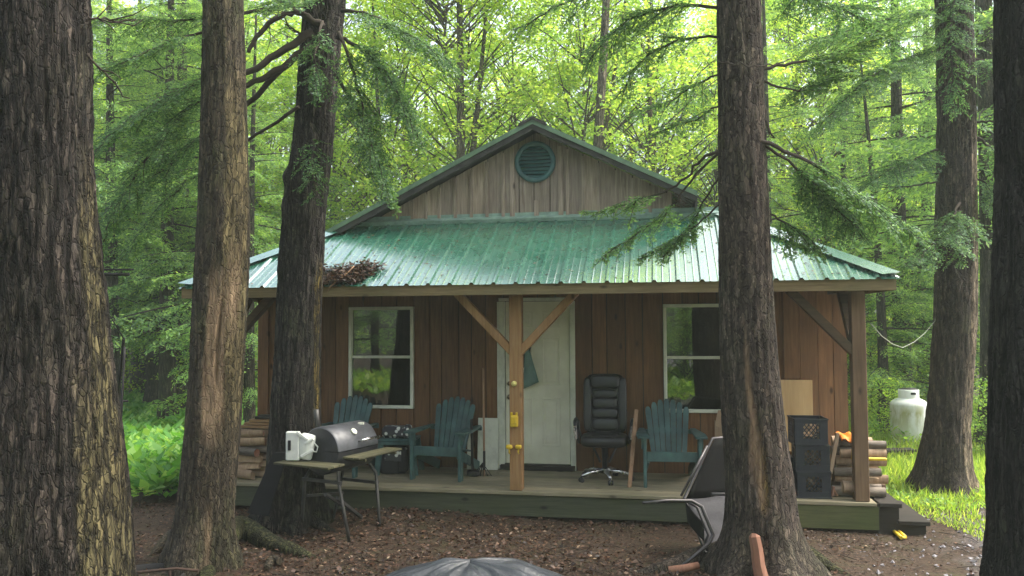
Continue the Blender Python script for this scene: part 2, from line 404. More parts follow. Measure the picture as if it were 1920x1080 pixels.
def ground_mat():
    t = NT('forest floor'); tc = t.n('ShaderNodeTexCoord'); o = tc.outputs['Object']
    n1 = t.noise(sc=1.2, det=6); n2 = t.noise(sc=22, det=6, rough=.7); n3 = t.noise(sc=5., det=5)
    soil = t.ramp(n2, [(.3, (.02, .013, .008)), (.55, (.05, .033, .021)), (.72, (.095, .064, .042))])
    soil = t.mix(t.ramp(n3, [(.5, (0, 0, 0)), (.7, (.45, .45, .45))]), soil, (.05, .05, .02))
    xyz = t.n('ShaderNodeSeparateXYZ', Vector=o)
    gx = t.math('ADD', t.math('MULTIPLY', xyz.outputs[0], .9), t.math('MULTIPLY', xyz.outputs[1], -.55))
    m = t.math('ADD', gx, t.math('MULTIPLY', n1, 2.2))
    gm = t.ramp(t.math('MULTIPLY', t.math('ADD', m, -5.5), .8, True), [(.0, (0, 0, 0)), (1., (1, 1, 1))])
    gr = t.ramp(n2, [(.3, (.075, .07, .07)), (.7, (.21, .2, .205))])
    col = t.mix(gm, soil, gr)
    far = t.ramp(t.math('MULTIPLY', t.math('ADD', xyz.outputs[1], -1.), .5, True), [(0, (0, 0, 0)), (1, (1, 1, 1))])
    grn = t.ramp(n2, [(.3, (.03, .05, .012)), (.7, (.09, .16, .03))])
    col = t.mix(far, col, t.mix(t.ramp(n1, [(.4, (0, 0, 0)), (.6, (1, 1, 1))]), grn, soil))
    return t.pbr(col, .9, t.bump(t.math('ADD', n2, n3), .8, .03), spec=.2)
M['ground'] = ground_mat()

# ------------------------------------------------------------------ setting: ground
gx = np.concatenate([np.linspace(-90, -9, 40), np.linspace(-8.9, 8.9, 200), np.linspace(9, 90, 40)])
gy = np.concatenate([np.linspace(-40, -8, 20), np.linspace(-7.9, 4, 150), np.linspace(4.2, 110, 70)])
X, Y = np.meshgrid(gx, gy); Z = gz(X, Y)
nx = len(gx); ii = np.arange(len(gx)*len(gy)).reshape(len(gy), nx)
Q = np.stack([ii[:-1, :-1], ii[:-1, 1:], ii[1:, 1:], ii[1:, :-1]], -1).reshape(-1, 4)
tag(link('ground', raw_mesh('ground', np.stack([X, Y, Z], -1).reshape(-1, 3), Q, True), M['ground']), kind='structure')

# ------------------------------------------------------------------ cabin (u right, v back, w up from the porch floor)
W, PD, HB, HE, OV, CW, HW, HA, EV, HU = 3.573, 1.247, 2.145, 2.269, .325, 3.703, 3.146, 4.334, 3.89, .055
BACK = 7.6
cab = empty('cabin', (0, 0, 0), -YAW, 'small brown board cabin with a green metal roof and a raised front porch', 'cabin')
TH = np.array([[cos(YAW), sin(YAW)], [-sin(YAW), cos(YAW)]])
def H(u, v, w=0.):                      # house to world
    q = TH@np.array([u, v]); return np.array([q[0], q[1], w])
def toH(p):
    q = TH.T@np.array([p[0], p[1]]); return np.array([q[0], q[1], p[2]])
def onfront(px, py, v):                 # pixel on a plane of constant v, in house coordinates
    r = ray(px, py); n = np.array([TH[0, 1], TH[1, 1], 0]); t = (v-CAM@n)/(r@n); return toH(CAM+r*t)

rs = random.Random(5)
# openings in the front wall: (u0,u1,w0,w1)
WIN = [(-2.4445, -1.565, .7375, 2.0547), (1.6074, 2.487, .7375, 2.0547)]
DU, DZ = .0498, .075
DOOR = (DU-.406-.03, DU+.406+.03, -.02, DZ+2.03+.03)
OPEN = WIN + [DOOR]
edges = sorted([-CW, CW] + [e for o in OPEN for e in o[:2]])
mb = MB()
def board(mb, u0, u1, w0, w1, v, th):
    d = rs.uniform(-.003, .003)
    mb.box(((u0+u1)/2, v+th/2+d, (w0+w1)/2), (u1-u0-.012, th, w1-w0))
joints = []
for a, b in zip(edges[:-1], edges[1:]):
    n = max(1, round((b-a)/.205)); cuts = [a] + [a+(b-a)*(k+rs.uniform(-.16, .16))/n for k in range(1, n)] + [b]
    op = [o for o in OPEN if o[0] <= a+1e-4 and o[1] >= b-1e-4]
    for c, d in zip(cuts[:-1], cuts[1:]):
        wt = min(2.75, 2.269+(3.89-max(abs(c), abs(d)))*.5586-.05)
        for (w0, w1) in ([(-.05, op[0][2]), (op[0][3], wt)] if op else [(-.05, wt)]):
            if w1-w0 > .04: board(mb, c, d, w0, w1, PD, .022); joints.append((c, w0, w1))
mb.build('front_wall', M['siding'], cab)
mb = MB()
for (a, b) in ((-CW, WIN[0][0]), (WIN[0][1], DOOR[0]), (DOOR[1], WIN[1][0]), (WIN[1][1], CW)): mb.box(((a+b)/2, PD+.035, 1.12), (b-a, .01, 2.34))
for o in WIN: mb.box(((o[0]+o[1])/2, PD+.035, (o[2]-.05)/2), (o[1]-o[0]-.002, .01, o[2]+.05)); mb.box(((o[0]+o[1])/2, PD+.035, (o[3]+2.29)/2), (o[1]-o[0]-.002, .01, 2.29-o[3]))
mb.build('wall_sheathing', M['dark_wood'], cab)
for s in (-1, 1):
    mb = MB(); mb.box((s*(CW+.012), PD+.04, 1.13), (.024, .12, 2.4)); mb.box((s*(CW-.06), PD-.013, 1.13), (.13, .026, 2.39))
    mb.build('corner_board', M['siding_raw'] if s > 0 else M['siding'], cab)
    mb = MB(); k = PD+.1
    while k < BACK:
        w_ = rs.uniform(.18, .24); mb.box((s*(CW-.012), k+w_/2, 1.13), (.024, w_-.004, 2.4)); k += w_
    mb.build('side_wall', M['siding'], cab)
mb = MB(); mb.box((0, BACK, 1.13), (2*CW, .03, 2.4)); mb.build('back_wall', M['siding'], cab)
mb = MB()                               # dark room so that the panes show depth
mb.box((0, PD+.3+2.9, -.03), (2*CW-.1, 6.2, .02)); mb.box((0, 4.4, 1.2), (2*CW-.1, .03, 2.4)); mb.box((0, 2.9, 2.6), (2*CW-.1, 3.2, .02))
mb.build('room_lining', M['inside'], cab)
# four orange boards right of the right window
mb = MB()
for (a, b, w0) in ((3.02, 3.2, 1.16), (3.205, 3.4, -.04), (3.405, 3.57, -.04)):
    mb.box(((a+b)/2, PD-.014, (w0+2.3)/2), (b-a, .02, 2.3-w0))
mb.build('raw_boards', M['siding_raw'], cab)
p0 = onfront(1425, 712, PD-.04); p1 = onfront(1523, 712, PD-.04); p2 = onfront(1500, 846, PD-.04)
mb = MB(); mb.box(((p0[0]+p1[0])/2, PD-.036, (p0[2]+p2[2])/2), (p1[0]-p0[0], .018, p0[2]-p2[2])); mb.build('plywood_patch', M['ply'], cab)

# windows
for (u0, u1, w0, w1) in WIN:
    mb = MB(); t = .042; v = PD-.012
    for (a, b, c, d) in ((u0, u1, w1-t, w1), (u0, u1, w0, w0+t), (u0, u0+t, w0+t, w1-t), (u1-t, u1, w0+t, w1-t)):
        mb.box(((a+b)/2, v+.01, (c+d)/2), (b-a-.001, .07, d-c-.001), bev=.005)
    fr = mb.build('window', M['white'], cab)
    fr['label'] = 'double hung window with a thin white frame'
    mid = w0+(w1-w0)*.505
    mb = MB(); mb.box(((u0+u1)/2, v+.012, mid), (u1-u0-2*t-.002, .05, .035), bev=.005); mb.build('meeting_rail', M['white'], fr)
    for (a, b, dv) in ((w0+t, mid-.018, .012), (mid+.018, w1-t, .03)):
        mb = MB(); mb.box(((u0+u1)/2, v+dv, (a+b)/2), (u1-u0-2*t-.002, .006, b-a-.002)); mb.build('pane', M['glass'], fr)

# door
dr = MB(); dr.box((DU, PD+.004, DZ+1.015), (.81, .04, 2.028), bev=.004); dr = dr.build('door', M['door'], cab)
mb = MB()
for (a, b, c, d) in ((-.29, -.06, .22, .82), (.06, .29, .22, .82), (-.29, -.06, .98, 1.58), (.06, .29, .98, 1.58), (-.29, -.06, 1.7, 1.9), (.06, .29, 1.7, 1.9)):
    for q in ((a, b, c, c+.022), (a, b, d-.022, d), (a, a+.022, c+.023, d-.023), (b-.022, b, c+.023, d-.023)):
        mb.box((DU+(q[0]+q[1])/2, PD-.0185, DZ+(q[2]+q[3])/2), (q[1]-q[0]-.001, .013, q[3]-q[2]), bev=.003)
    mb.box((DU+(a+b)/2, PD-.018, DZ+(c+d)/2), (b-a-.1, .007, d-c-.1), bev=.003)
mb.build('door_panels', M['door'], dr)
for (z, r) in ((1.03, .028), (.86, .032)):
    mb = MB(); q = (DU-.35, PD-.02, z+DZ-.03)
    mb.lathe([(.001, -.062), (r*.8, -.06), (r, -.045), (r*.7, -.025), (r*.45, -.02), (r*.45, 0), (r*1.1, 0), (r*1.1, .004)][::1], q, 16, 1)
    mb.build('door_knob' if z < 1 else 'deadbolt', M['brass'], dr)
mb = MB(); a0, a1 = DU-.406, DU+.406
mb.box((a0-.055, PD-.02, DZ+.98), (.1, .036, 2.1), bev=.004); mb.box((a1+.038, PD-.02, DZ+.98), (.066, .036, 2.1), bev=.004); mb.box((DU-.01, PD-.021, DZ+2.03+.025), (.96, .034, .042), bev=.004)
mb.build('door_casing', M['white'], cab)
mb = MB(); mb.box((DU, PD-.04, DZ-.04), (.94, .1, .062), bev=.006); mb.box((DU, PD-.03, DZ-.002), (.83, .07, .012)); mb.build('threshold', M['dark_wood'], cab)

# porch floor and skirt
mb = MB(); v = -.1
k = 0
while v < PD-.02:
    w_ = .138; mb.box((0.025, v+w_/2, -.019), (7.35, w_-.006, .038), bev=.004); v += w_; k += 1
mb.build('porch_floor', M['deck'], cab)
mb = MB(); mb.box((-.75, -.05, -.155), (5.75, .036, .225)); mb.build('skirt_board', M['skirt'], cab)
mb = MB(); mb.box((2.93, -.06, -.158), (1.58, .045, .23)); mb.box((3.69, .6, -.16), (.04, 1.27, .23)); mb.build('skirt_board', M['skirt_green'], cab)['label'] = 'mossy green skirt board at the right end of the porch'
for u in (-3.5, -1.7, 0, 1.7, 3.5):
    for v in (.15, 1.0): mb = MB(); mb.box((u, v, -.4), (.18, .18, .5)); mb.build('footing', M['dark_wood'], cab)

# posts, braces, beams
def post(u, v, name='porch_post'):
    mb = MB(); mb.box((u, v, HB/2+.002), (.138, .138, HB-.004), bev=.006); return mb.build(name, M['post_wood'] if u <= 0 else M['post_dark'], cab)
for u in (-W, 0, W):
    po = post(u, 0)
    sides = {-W: (1,), 0: (-1, 1), W: (-1,)}[u]
    for s in sides:
        mb = MB(); a = np.array([u+s*.03, 0, 1.5]); b = np.array([u+s*.67, 0, 2.17])
        mb.bar(a, b, .085, .115, up=(0, 1, 0), bev=.004); mb.build('brace', M['post_wood'] if u == 0 else M['rafter'], po)
    if u:
        mb = MB(); mb.bar((u, .03, 1.5), (u, .66, 2.16), .085, .11, up=(1, 0, 0), bev=.004); mb.build('brace', M['rafter'], po)
mb = MB(); mb.box((0, 0, HB+.115), (2*W+.3, .12, .22)); mb.build('beam', M['rafter'], cab)
for s in (-1, 1):
    mb = MB(); mb.box((s*W, .06+2.2, HB+.112), (.1, 4.3, .21)); mb.build('beam', M['rafter'], cab)
TP = HW-.03                              # porch roof plane
UT = EV-(PD+OV)
def roofw(v): return HE+(v+OV)*(HW-HE)/(PD+OV)
SL = (HW-HE)/(PD+OV)
mb = MB(); mb.box((0, -OV+.014, (HB+HE)/2-.006), (2*EV-.03, .03, HE-HB)); mb.build('fascia', M['fascia'], cab)
for s in (-1, 1):
    mb = MB(); mb.box((s*(EV-.03), (BACK-OV)/2+.0155, (HB+HE)/2-.006), (.03, BACK+OV-.032, HE-HB)); mb.build('fascia', M['fascia'], cab)
mb = MB(); u = -3.6
while u <= 3.7:                          # rafters seen from below
    mb.bar((u, -OV+.04, HE-.07), (u, min(PD-.03, -OV+EV-abs(u)-.06), roofw(min(PD-.03, -OV+EV-abs(u)-.06))-.09), .04, .09); u += .61
mb.build('rafters', M['rafter'], cab)
# roof deck under the metal
mb = MB(); th = .018
a = [(-EV+.03, -OV+.03), (EV-.03, -OV+.03), (UT, PD), (-UT, PD)]
V = [(x, y, roofw(y)-.012) for x, y in a] + [(x, y, roofw(y)-.012-th) for x, y in a]
mb.add(V, [(0, 1, 2, 3), (7, 6, 5, 4), (0, 4, 5, 1), (1, 5, 6, 2), (2, 6, 7, 3), (3, 7, 4, 0)])
for s in (-1, 1):
    a = [(s*(EV-.03), -OV+.03), (s*(EV-.03), BACK), (s*UT, BACK), (s*UT, PD)]
    f = lambda x: HE+(EV-abs(x))*SL
    V = [(x, y, f(x)-.012) for x, y in a] + [(x, y, f(x)-.012-th) for x, y in a]
    mb.add(V, [(0, 1, 2, 3), (7, 6, 5, 4), (0, 4, 5, 1), (1, 5, 6, 2), (2, 6, 7, 3), (3, 7, 4, 0)])
mb.build('roof_deck', M['rafter'], cab)
# ribbed metal
def profile(a, b, pitch, h=.023, wid=.028, off=0.):
    xs = []
    k = a
    r0 = math.floor((a-off)/pitch)
    i = r0
    while off+i*pitch < b+pitch:
        c = off+i*pitch
        for (dx, z) in ((-wid, 0), (-wid*.45, h), (wid*.45, h), (wid, 0), (pitch/3-.01, 0), (pitch/3, .004), (pitch/3+.01, 0), (2*pitch/3-.01, 0), (2*pitch/3, .004), (2*pitch/3+.01, 0)):
            if a <= c+dx <= b: xs.append((c+dx, z))
        i += 1
    return [(a, 0)] + xs + [(b, 0)]
mb = MB(); V = []; Fs = []
pr = profile(-EV, EV, .243, off=.06); NS = 5
for (u, z) in pr:
    vt = PD if abs(u) <= UT else -OV+(EV-abs(u))
    v0 = -OV-.035
    for k in range(NS):
        v = v0+(max(vt, v0)-v0)*k/(NS-1); V.append((u, v, roofw(v)+z))
for i in range(len(pr)-1):
    for k in range(NS-1): Fs.append((i*NS+k, (i+1)*NS+k, (i+1)*NS+k+1, i*NS+k+1))
mb.add(V, Fs)
rf = mb.build('porch_roof', M['roof'], cab, fix=False)
for s in (-1, 1):
    mb = MB(); V = []; Fs = []
    pr = profile(-OV, BACK, .243)
    for (v, z) in pr:
        ui = UT if v >= PD else EV-(v+OV)
        for k in range(3):
            u = (EV+.03)+(ui-EV-.03)*k/2; V.append((s*u, v, HE+(EV-u)*SL+z))
    for i in range(len(pr)-1):
        for k in range(2): Fs.append((i*3+k, (i+1)*3+k, (i+1)*3+k+1, i*3+k+1))
    mb.add(V, Fs); mb.build('side_roof', M['roof'], cab)
for s in (-1, 1):                        # hip caps, two wings each
    mb = MB(); a = np.array([s*(EV+.02), -OV-.03, HE+.018]); b = np.array([s*UT, PD-.02, HW+.028])
    d = b-a; d /= np.linalg.norm(d)
    w1 = np.array([-s*.17, 0, 0.0]); w2 = np.array([0, .17, 0.])
    mid = np.array([0, 0, .03])
    V = []
    for p in (a, b):
        V += [p+w1+np.array([0, 0, 0.012]), p+w1*.5+mid*.7, p+mid, p+w2*.5+mid*.7, p+w2+np.array([0, 0, .012])]
    mb.add(V, [(k, k+1, k+6, k+5) for k in range(4)]+[(0, 4, 3, 2, 1)])
    mb.build('hip_cap', M['roof'], cab)
mb = MB(); mb.bar((-UT-.05, PD-.05, HW+.005), (UT+.05, PD-.05, HW+.005), .09, .05, up=(0, -SL, 1)); mb.bar((-UT, PD-.012, HW+.05), (UT, PD-.012, HW+.05), .02, .075)
mb.build('roof_flashing', M['flash'], cab)

# gable
GS = .487; RV = PD-.33
def gtop(u): return HA-.09-GS*abs(u-HU)
mb = MB(); u = -2.35; gj = []
UR = 1.74
while u < UR-.02:
    w_ = rs.uniform(.16, .225); u1 = min(u+w_, UR)
    d = rs.uniform(-.004, .004)
    pts = [(u+.006, HW+.012), (u1-.006, HW+.012), (u1-.006, gtop(u1)), (u+.006, gtop(u))]
    if u < HU < u1: pts = pts[:3]+[(HU, gtop(HU))]+pts[3:]
    if min(gtop(u), gtop(u1)) > HW+.02: mb.prism(pts, 1, PD-.02+d, PD+.005+d); gj.append(u1)
    u = u1
mb.build('gable_wall', M['gable_wood'], cab)
mb = MB(); mb.prism([(-2.3, HW-.03), (UR, HW-.03), (UR, gtop(UR)), (HU, gtop(HU))], 1, PD+.012, PD+.03); mb.build('gable_sheathing', M['dark_wood'], cab)
mb = MB(); mb.box((UR-.01, (PD+.035+BACK)/2, (2.95+gtop(UR))/2), (.024, BACK-PD-.04, gtop(UR)-2.95)); mb.build('upper_side_wall', M['gable_wood'], cab)
mb = MB(); mb.box((UR+.31, (PD+BACK)/2, HW-.005), (.6, BACK-PD-.02, .02)); mb.build('upper_flashing', M['roof'], cab)
mb = MB()
for u in gj:
    if u < UR-.05 and gtop(u) > HW+.1 and abs(u-HU) > .36:
        mb = MB(); mb.box((u, PD-.03, (HW-.02+gtop(u))/2), (.04, .016, gtop(u)-HW-.05)); mb.build('gable_batten', M['gable_wood'], cab)
for u, h in ((HU-.31, gtop(HU-.31)), (HU+.31, gtop(HU+.31)), (HU, HW+.27)):
    mb = MB(); mb.box((u, PD-.031, (HW-.02+h)/2), (.06, .018, h-HW-.05)); mb.build('gable_batten', M['gable_wood'], cab)
for s in (-1, 1):
    UE = 2.78 if s < 0 else 1.97
    e = lambda u, dz: HA-GS*u+dz
    mb = MB(); V = []
    x0, x1 = HU, HU+s*UE
    mb.add([(x0, RV, HA), (x1, RV, e(UE, 0)), (x1, BACK+.3, e(UE, 0)), (x0, BACK+.3, HA), (x0, RV, HA-.03), (x1, RV, e(UE, -.03)), (x1, BACK+.3, e(UE, -.03)), (x0, BACK+.3, HA-.03)],
           [(0, 1, 2, 3), (7, 6, 5, 4), (0, 4, 5, 1), (1, 5, 6, 2), (2, 6, 7, 3), (3, 7, 4, 0)])
    V = []; Fs = []                       # standing ribs
    v = RV+.2
    while v < BACK+.2:
        mb.bar((x0, v, HA+.008), (x1, v, e(UE, .008)), .03, .03, up=(GS*s, 0, 1)); v += .243
    mb.build('main_roof', M['roof'], cab)
    mb = MB()
    mb.prism([(x0, HA-.033), (x1, e(UE, -.033)), (x1, e(UE, -.12)), (x0, HA-.12)], 1, RV+.006, RV+.035)
    mb.prism([(x0, HA-.034), (x1, e(UE, -.034)), (x1, e(UE, -.055)), (x0, HA-.055)], 1, RV+.036, PD+.1)
    mb.build('rake_board', M['rake'], cab)
    mb = MB(); mb.prism([(x0, HA+.012), (x1, e(UE, .012)), (x1, e(UE, -.05)), (x0, HA-.05)], 1, RV-.012, RV-.002); mb.build('rake_trim', M['edge'], cab)
    mb = MB(); mb.box((HU+s*(UE-.01), (RV+BACK)/2, e(UE, -.11)), (.025, BACK-RV, .14)); mb.build('eave_board', M['rake'], cab)
mb = MB(); 
for s in (-1, 1):
    mb.add([(HU, RV-.03, HA+.045), (HU+s*.17, RV-.03, HA+.04-GS*.17), (HU+s*.17, BACK, HA+.04-GS*.17), (HU, BACK, HA+.045), (HU, RV-.03, HA+.0), (HU+s*.17, RV-.03, HA-.005-GS*.17)], [(0, 1, 2, 3), (0, 4, 5, 1)])
mb.build('ridge_cap', M['rake'], cab)
# round louvred vent
vc = onfront(1003, 303, PD-.05); R_ = .262
mb = MB(); mb.lathe([(R_, .03), (R_, -.012), (R_*.95, -.022), (R_*.8, -.022), (R_*.77, -.01), (R_*.77, .03)], (vc[0], PD-.045, vc[2]), 48, 1)
vt = mb.build('gable_vent', M['vent'], cab)
mb = MB()
for k in range(-4, 5):
    z = k*.046; hw_ = sqrt(max(.0, (R_*.79)**2-z*z))
    mb.box((vc[0], PD-.05, vc[2]+z), (2*hw_, .006, .05), rot('X', -.7))
mb.build('louvres', M['vent'], vt)
mb = MB(); mb.lathe([(.001, 0), (R_*.8, 0)], (vc[0], PD-.023, vc[2]), 32, 1); mb.build('backing', M['vent_dark'], vt)
# side window seen edge-on past the right corner
q = H(CW, PD+.5)
mb = MB(); mb.box((CW+.03, PD+.42, .98), (.05, .3, .42), bev=.005); sw = mb.build('side_window', M['white'], cab)
# steps at the right end
mb = MB()
for (u, w, d) in ((3.83, -.02, .22), (4.05, -.19, .3)): mb.box((u, .4, w), (d, 1.0, .045), bev=.006)
st = mb.build('porch_steps', M['dark_wood'], cab)
mb = MB()
for v in (-.05, .85): mb.prism([(3.73, -.045), (3.92, -.045), (3.92, -.215), (4.17, -.215), (4.17, -.42), (3.73, -.42)], 1, v, v+.04)
for (u, w) in ((3.9, -.12), (4.15, -.3)): mb.box((u, .4, w), (.02, .86, .13))
mb.build('stringer', M['dark_wood'], st)

# leaf and twig litter on the roof
nL = 2600
uu = RNG.uniform(-2.42, -1.55, nL); tt = RNG.random(nL)**1.3
vv = -OV-.02+tt*.50*(.55+.45*vn(uu*5, uu*0, uu*0+3)); 
keep = (uu < -1.72+ (vv+OV)*.55) ; uu = uu[keep]; vv = vv[keep]

# ------------------------------------------------------------------ leaf meshes
def norm(a): return a/(np.linalg.norm(a, axis=-1, keepdims=True)+1e-9)
def leaf_arrays(Pb, A, N, L, Wd, fold=.0):
    A = norm(A); Sx = norm(np.cross(A, N)); N2 = np.cross(Sx, A)
    L = np.broadcast_to(L, (len(Pb),))[:, None]; Wd = np.broadcast_to(Wd, (len(Pb),))[:, None]
    m = Pb+A*L*.45
    V = np.stack([Pb, m+Sx*Wd/2+N2*fold*Wd, Pb+A*L, m-Sx*Wd/2+N2*fold*Wd], 1)
    return V
def leaf_mesh(name, Vs):
    V = np.concatenate(Vs) if isinstance(Vs, list) else Vs
    n = len(V); return raw_mesh(name, V.reshape(-1, 3), np.arange(n*4).reshape(n, 4))
def rnd(n, k=3): return RNG.normal(size=(n, k))

# ------------------------------------------------------------------ roof litter
qn = 700; qu = RNG.uniform(-3.4, 3.4, qn); qv = RNG.uniform(-OV, PD-.05, qn); qk = (np.abs(qu) < EV-(qv+OV)-.1) & (RNG.random(qn) < vn(qu*1.5, qv*1.5, 0*qu+2)*1.3)
n = qk.sum(); qp = np.stack([qu, qv, HE+(qv+OV)*SL+.008], -1)[qk]
A = rnd(n)*np.array([1, 1, .05]); A[:, 2] = norm(A)[:, 1]*SL; me = leaf_mesh('roof_needles', leaf_arrays(qp, A, rnd(n)*.2+np.array([0, -SL, 1]), RNG.uniform(.02, .06, n), RNG.uniform(.006, .02, n), .1))
o = link('roof_needles', me, M['litter']); o.rotation_euler = (0, 0, -YAW); tag(o, 'sparse dead needles and leaf bits scattered over the whole porch roof', 'leaf litter', kind='stuff')
n = len(uu)
Pb = np.stack([uu, vv, HE+(vv+OV)*SL+.02+RNG.random(n)*.06*(.4+vn(uu*6, vv*6, 0*uu))], -1)
A = rnd(n)*np.array([1, 1, .25]); N = rnd(n)*.6+np.array([0, -.4, 1])
me = leaf_mesh('roof_litter', leaf_arrays(Pb, A, N, RNG.uniform(.03, .1, n), RNG.uniform(.008, .03, n), .1))
o = link('roof_litter', me, M['litter']); o.rotation_euler = (0, 0, -YAW)
tag(o, 'patch of brown needles and dead leaves lying on the porch roof', 'leaf litter', kind='stuff')
mb = MB(); a = H(-1.86, -.1, HE+.24*SL+.09); b = H(-2.02, -.40, HE-.02)
mb.off = a; mb.tube([a, a*.6+b*.4+np.array([.03, 0, .01]), b, b+np.array([-.04, 0, -.07])], [.007, .008, .006, .003], 5); mb.tube([a*.5+b*.5, a*.5+b*.5+np.array([.06, .1, .06])], [.005, .003], 5)
tag(mb.build('twig', M['stick'], None, a), 'pale broken twig hanging over the roof edge from the litter', 'twig')

# ------------------------------------------------------------------ adirondack chairs
def adirondack(loc, rz, label, wide=1.):
    t = empty('adirondack_chair', loc, rz, label, 'chair', 'teal adirondack chairs on the porch')
    m = M['teal']
    mb = MB(); mb.box((0, -.27, .335), (.56, .022, .11), rot('X', -.1), .005)
    for k in range(6): mb.box((0, -.225+k*.085, .372-k*.018), (.54, .075, .02), rot('X', -.2), .004)
    mb.build('seat', m, t)
    ba = .42                             # recline
    up = np.array([0, sin(ba), cos(ba)]); nr = np.array([0, -cos(ba), sin(ba)])
    mb = MB()
    for k in range(7):
        s = k-3; tw = .066; top = .71-.012*s*s
        Rm = np.stack([np.array([1., 0, 0]), np.cross(up, [1, 0, 0]), up], 1)
        b = np.array([s*.058, .19, .26]); e = b+up*top+np.array([s*.018, 0, 0])
        d = (e-b)/np.linalg.norm(e-b); x = np.cross(d, nr); x /= np.linalg.norm(x)
        c = nr*(.006*s*s/2)
        hw0, hw1 = .026, .034
        sh = []
        for (tq, hw) in ((0, hw0), (.9, hw1), (.96, hw1*.85), (1., hw1*.45)):
            sh.append((b+(e-b)*tq, hw))
        V = []
        for (q, hw) in sh:
            for (sx, sn) in ((-1, -1), (1, -1), (1, 1), (-1, 1)): V.append(q+x*hw*sx+nr*(.01*sn)+c)
        Fs = [(0, 1, 2, 3), (15, 14, 13, 12)]
        for i in range(3):
            for j in range(4): Fs.append((i*4+j, i*4+(j+1) % 4, i*4+4+(j+1) % 4, i*4+4+j))
        mb.add(V, Fs)
    mb.box((0, .335, .55), (.46, .025, .06), rot('X', -ba), .004)
    mb.build('backrest', m, t)
    for s in (-1, 1):
        mb = MB(); mb.box((s*.30, -.27, .27), (.035, .1, .54), bev=.005); mb.build('leg', m, t)
        mb = MB(); mb.bar((s*.265, -.26, .31), (s*.265, .5, .05), .03, .11, bev=.005); mb.build('leg', m, t)
        mb = MB(); mb.prism([(s*.25, -.36), (s*.38, -.36), (s*.39, -.1), (s*.33, .42), (s*.27, .42), (s*.26, 0)], 2, .545, .568); mb.build('armrest', m, t)
        mb = MB(); mb.prism([(-.32, .54), (-.16, .54), (-.26, .42), (-.3, .42)], 0, s*.325-.012, s*.325+.012); mb.build('arm_bracket', m, t)
    mb = MB(); mb.box((0, .4, .53), (.68, .03, .05), bev=.004); mb.build('back_rail', m, t)
    return t
yw = -YAW
pc = onz(1254, 905); adirondack(H(toH(pc)[0]+.02, .66, 0), yw+.07, 'teal slatted adirondack chair below the right window, beside the black office chair')
pc = onz(818, 897); adirondack(H(toH(pc)[0]+.06, .66, 0), yw-.1, 'teal adirondack chair between the left window and the door, facing slightly left')
pc = onz(617, 893); adirondack(H(toH(pc)[0]+.05, .68, 0), yw-.03, 'teal adirondack chair under the left window, mostly hidden behind the barrel grill')

# teal side table with things on and under it
pt = onz(737, 893); ph = toH(pt)
tb = empty('side_table', H(ph[0], ph[1]+.25), yw+.1, 'small teal plastic side table left of the middle adirondack chair', 'side table')
mb = MB(); mb.box((0, 0, .42), (.46, .42, .03), bev=.01); mb.box((0, -.19, .39), (.42, .02, .05), bev=.004); mb.build('tabletop', M['teal'], tb)
for sx in (-1, 1):
    for sy in (-1, 1):
        mb = MB(); mb.bar((sx*.19, sy*.17, .405), (sx*.24, sy*.2, 0), .07, .03, up=(0, 1, 0), bev=.006); mb.build('leg', M['teal'], tb)
mb = MB(); q = H(ph[0]-.04, ph[1]+.2, .437); mb.box((0, 0, .07), (.3, .18, .14), bev=.03); mb.sup((.16, 0, .08), (.09, .16, .16), .6)
tag(mb.build('patterned_pouch', M['print'], None, q), 'black and white patterned pouch on the teal side table', 'pouch').rotation_euler = (0, 0, yw)
mb = MB(); q = H(ph[0]-.06, ph[1]+.24, 0.002); mb.box((0, 0, .16), (.34, .26, .31), bev=.03); mb.box((.02, .01, .325), (.3, .16, .05), rot('Y', .12), .02); mb.sup((-.05, -.1, .1), (.26, .12, .2), .6)
bg = tag(mb.build('dark_bag', M['cloth_dark'], None, q), 'dark bag with white print standing under the teal side table', 'bag')
mb = MB(); mb.box((0, -.151, .22), (.2, .004, .12), bev=0); mb.build('print_patch', M['print'], bg)
mb = MB(); q = onz(772, 893); mb.off = q*0; mb.lathe([(.035, 0), (.037, .09), (.03, .1), (.012, .12), (.012, .14), (0, .14)], (0, 0, .001), 14, cap=False); 
tag(mb.build('white_bottle', M['whitebox'], None, q+np.array([0, .12, 0])), 'little white bottle on the porch floor right of the side table', 'bottle')

# ------------------------------------------------------------------ office chair
po = onz(1130, 903)
oc = empty('office_chair', H(toH(po)[0]+.02, toH(po)[1]+.08, 0), yw+.03, 'high backed black leather office chair with a chrome star base, right of the door', 'office chair')
mb = MB(); le = M['leather']
Rb = rot('X', -.16)
def bp(x, y, z): return np.array([0, .22, .5])+Rb@np.array([x, y, z])
mb.sup(bp(0, .05, .36), (.52, .1, .74), .42, 28, 20, Rb)
for (z, h, w_) in ((.12, .15, .32), (.25, .13, .32), (.37, .13, .31), (.48, .11, .3)): mb.sup(bp(0, -.005, z), (w_, .09, h), .5, 18, 10, Rb)
mb.sup(bp(0, -.01, .625), (.36, .12, .17), .5, 20, 12, Rb)
for s in (-1, 1): mb.sup(bp(s*.21, .0, .36), (.1, .09, .64), .5, 14, 14, Rb)
mb.build('backrest', le, oc)
mb = MB(); mb.sup((0, 0, .47), (.54, .52, .14), .45, 28, 12); mb.sup((0, -.02, .51), (.36, .4, .1), .6, 20, 8); mb.build('seat', le, oc)
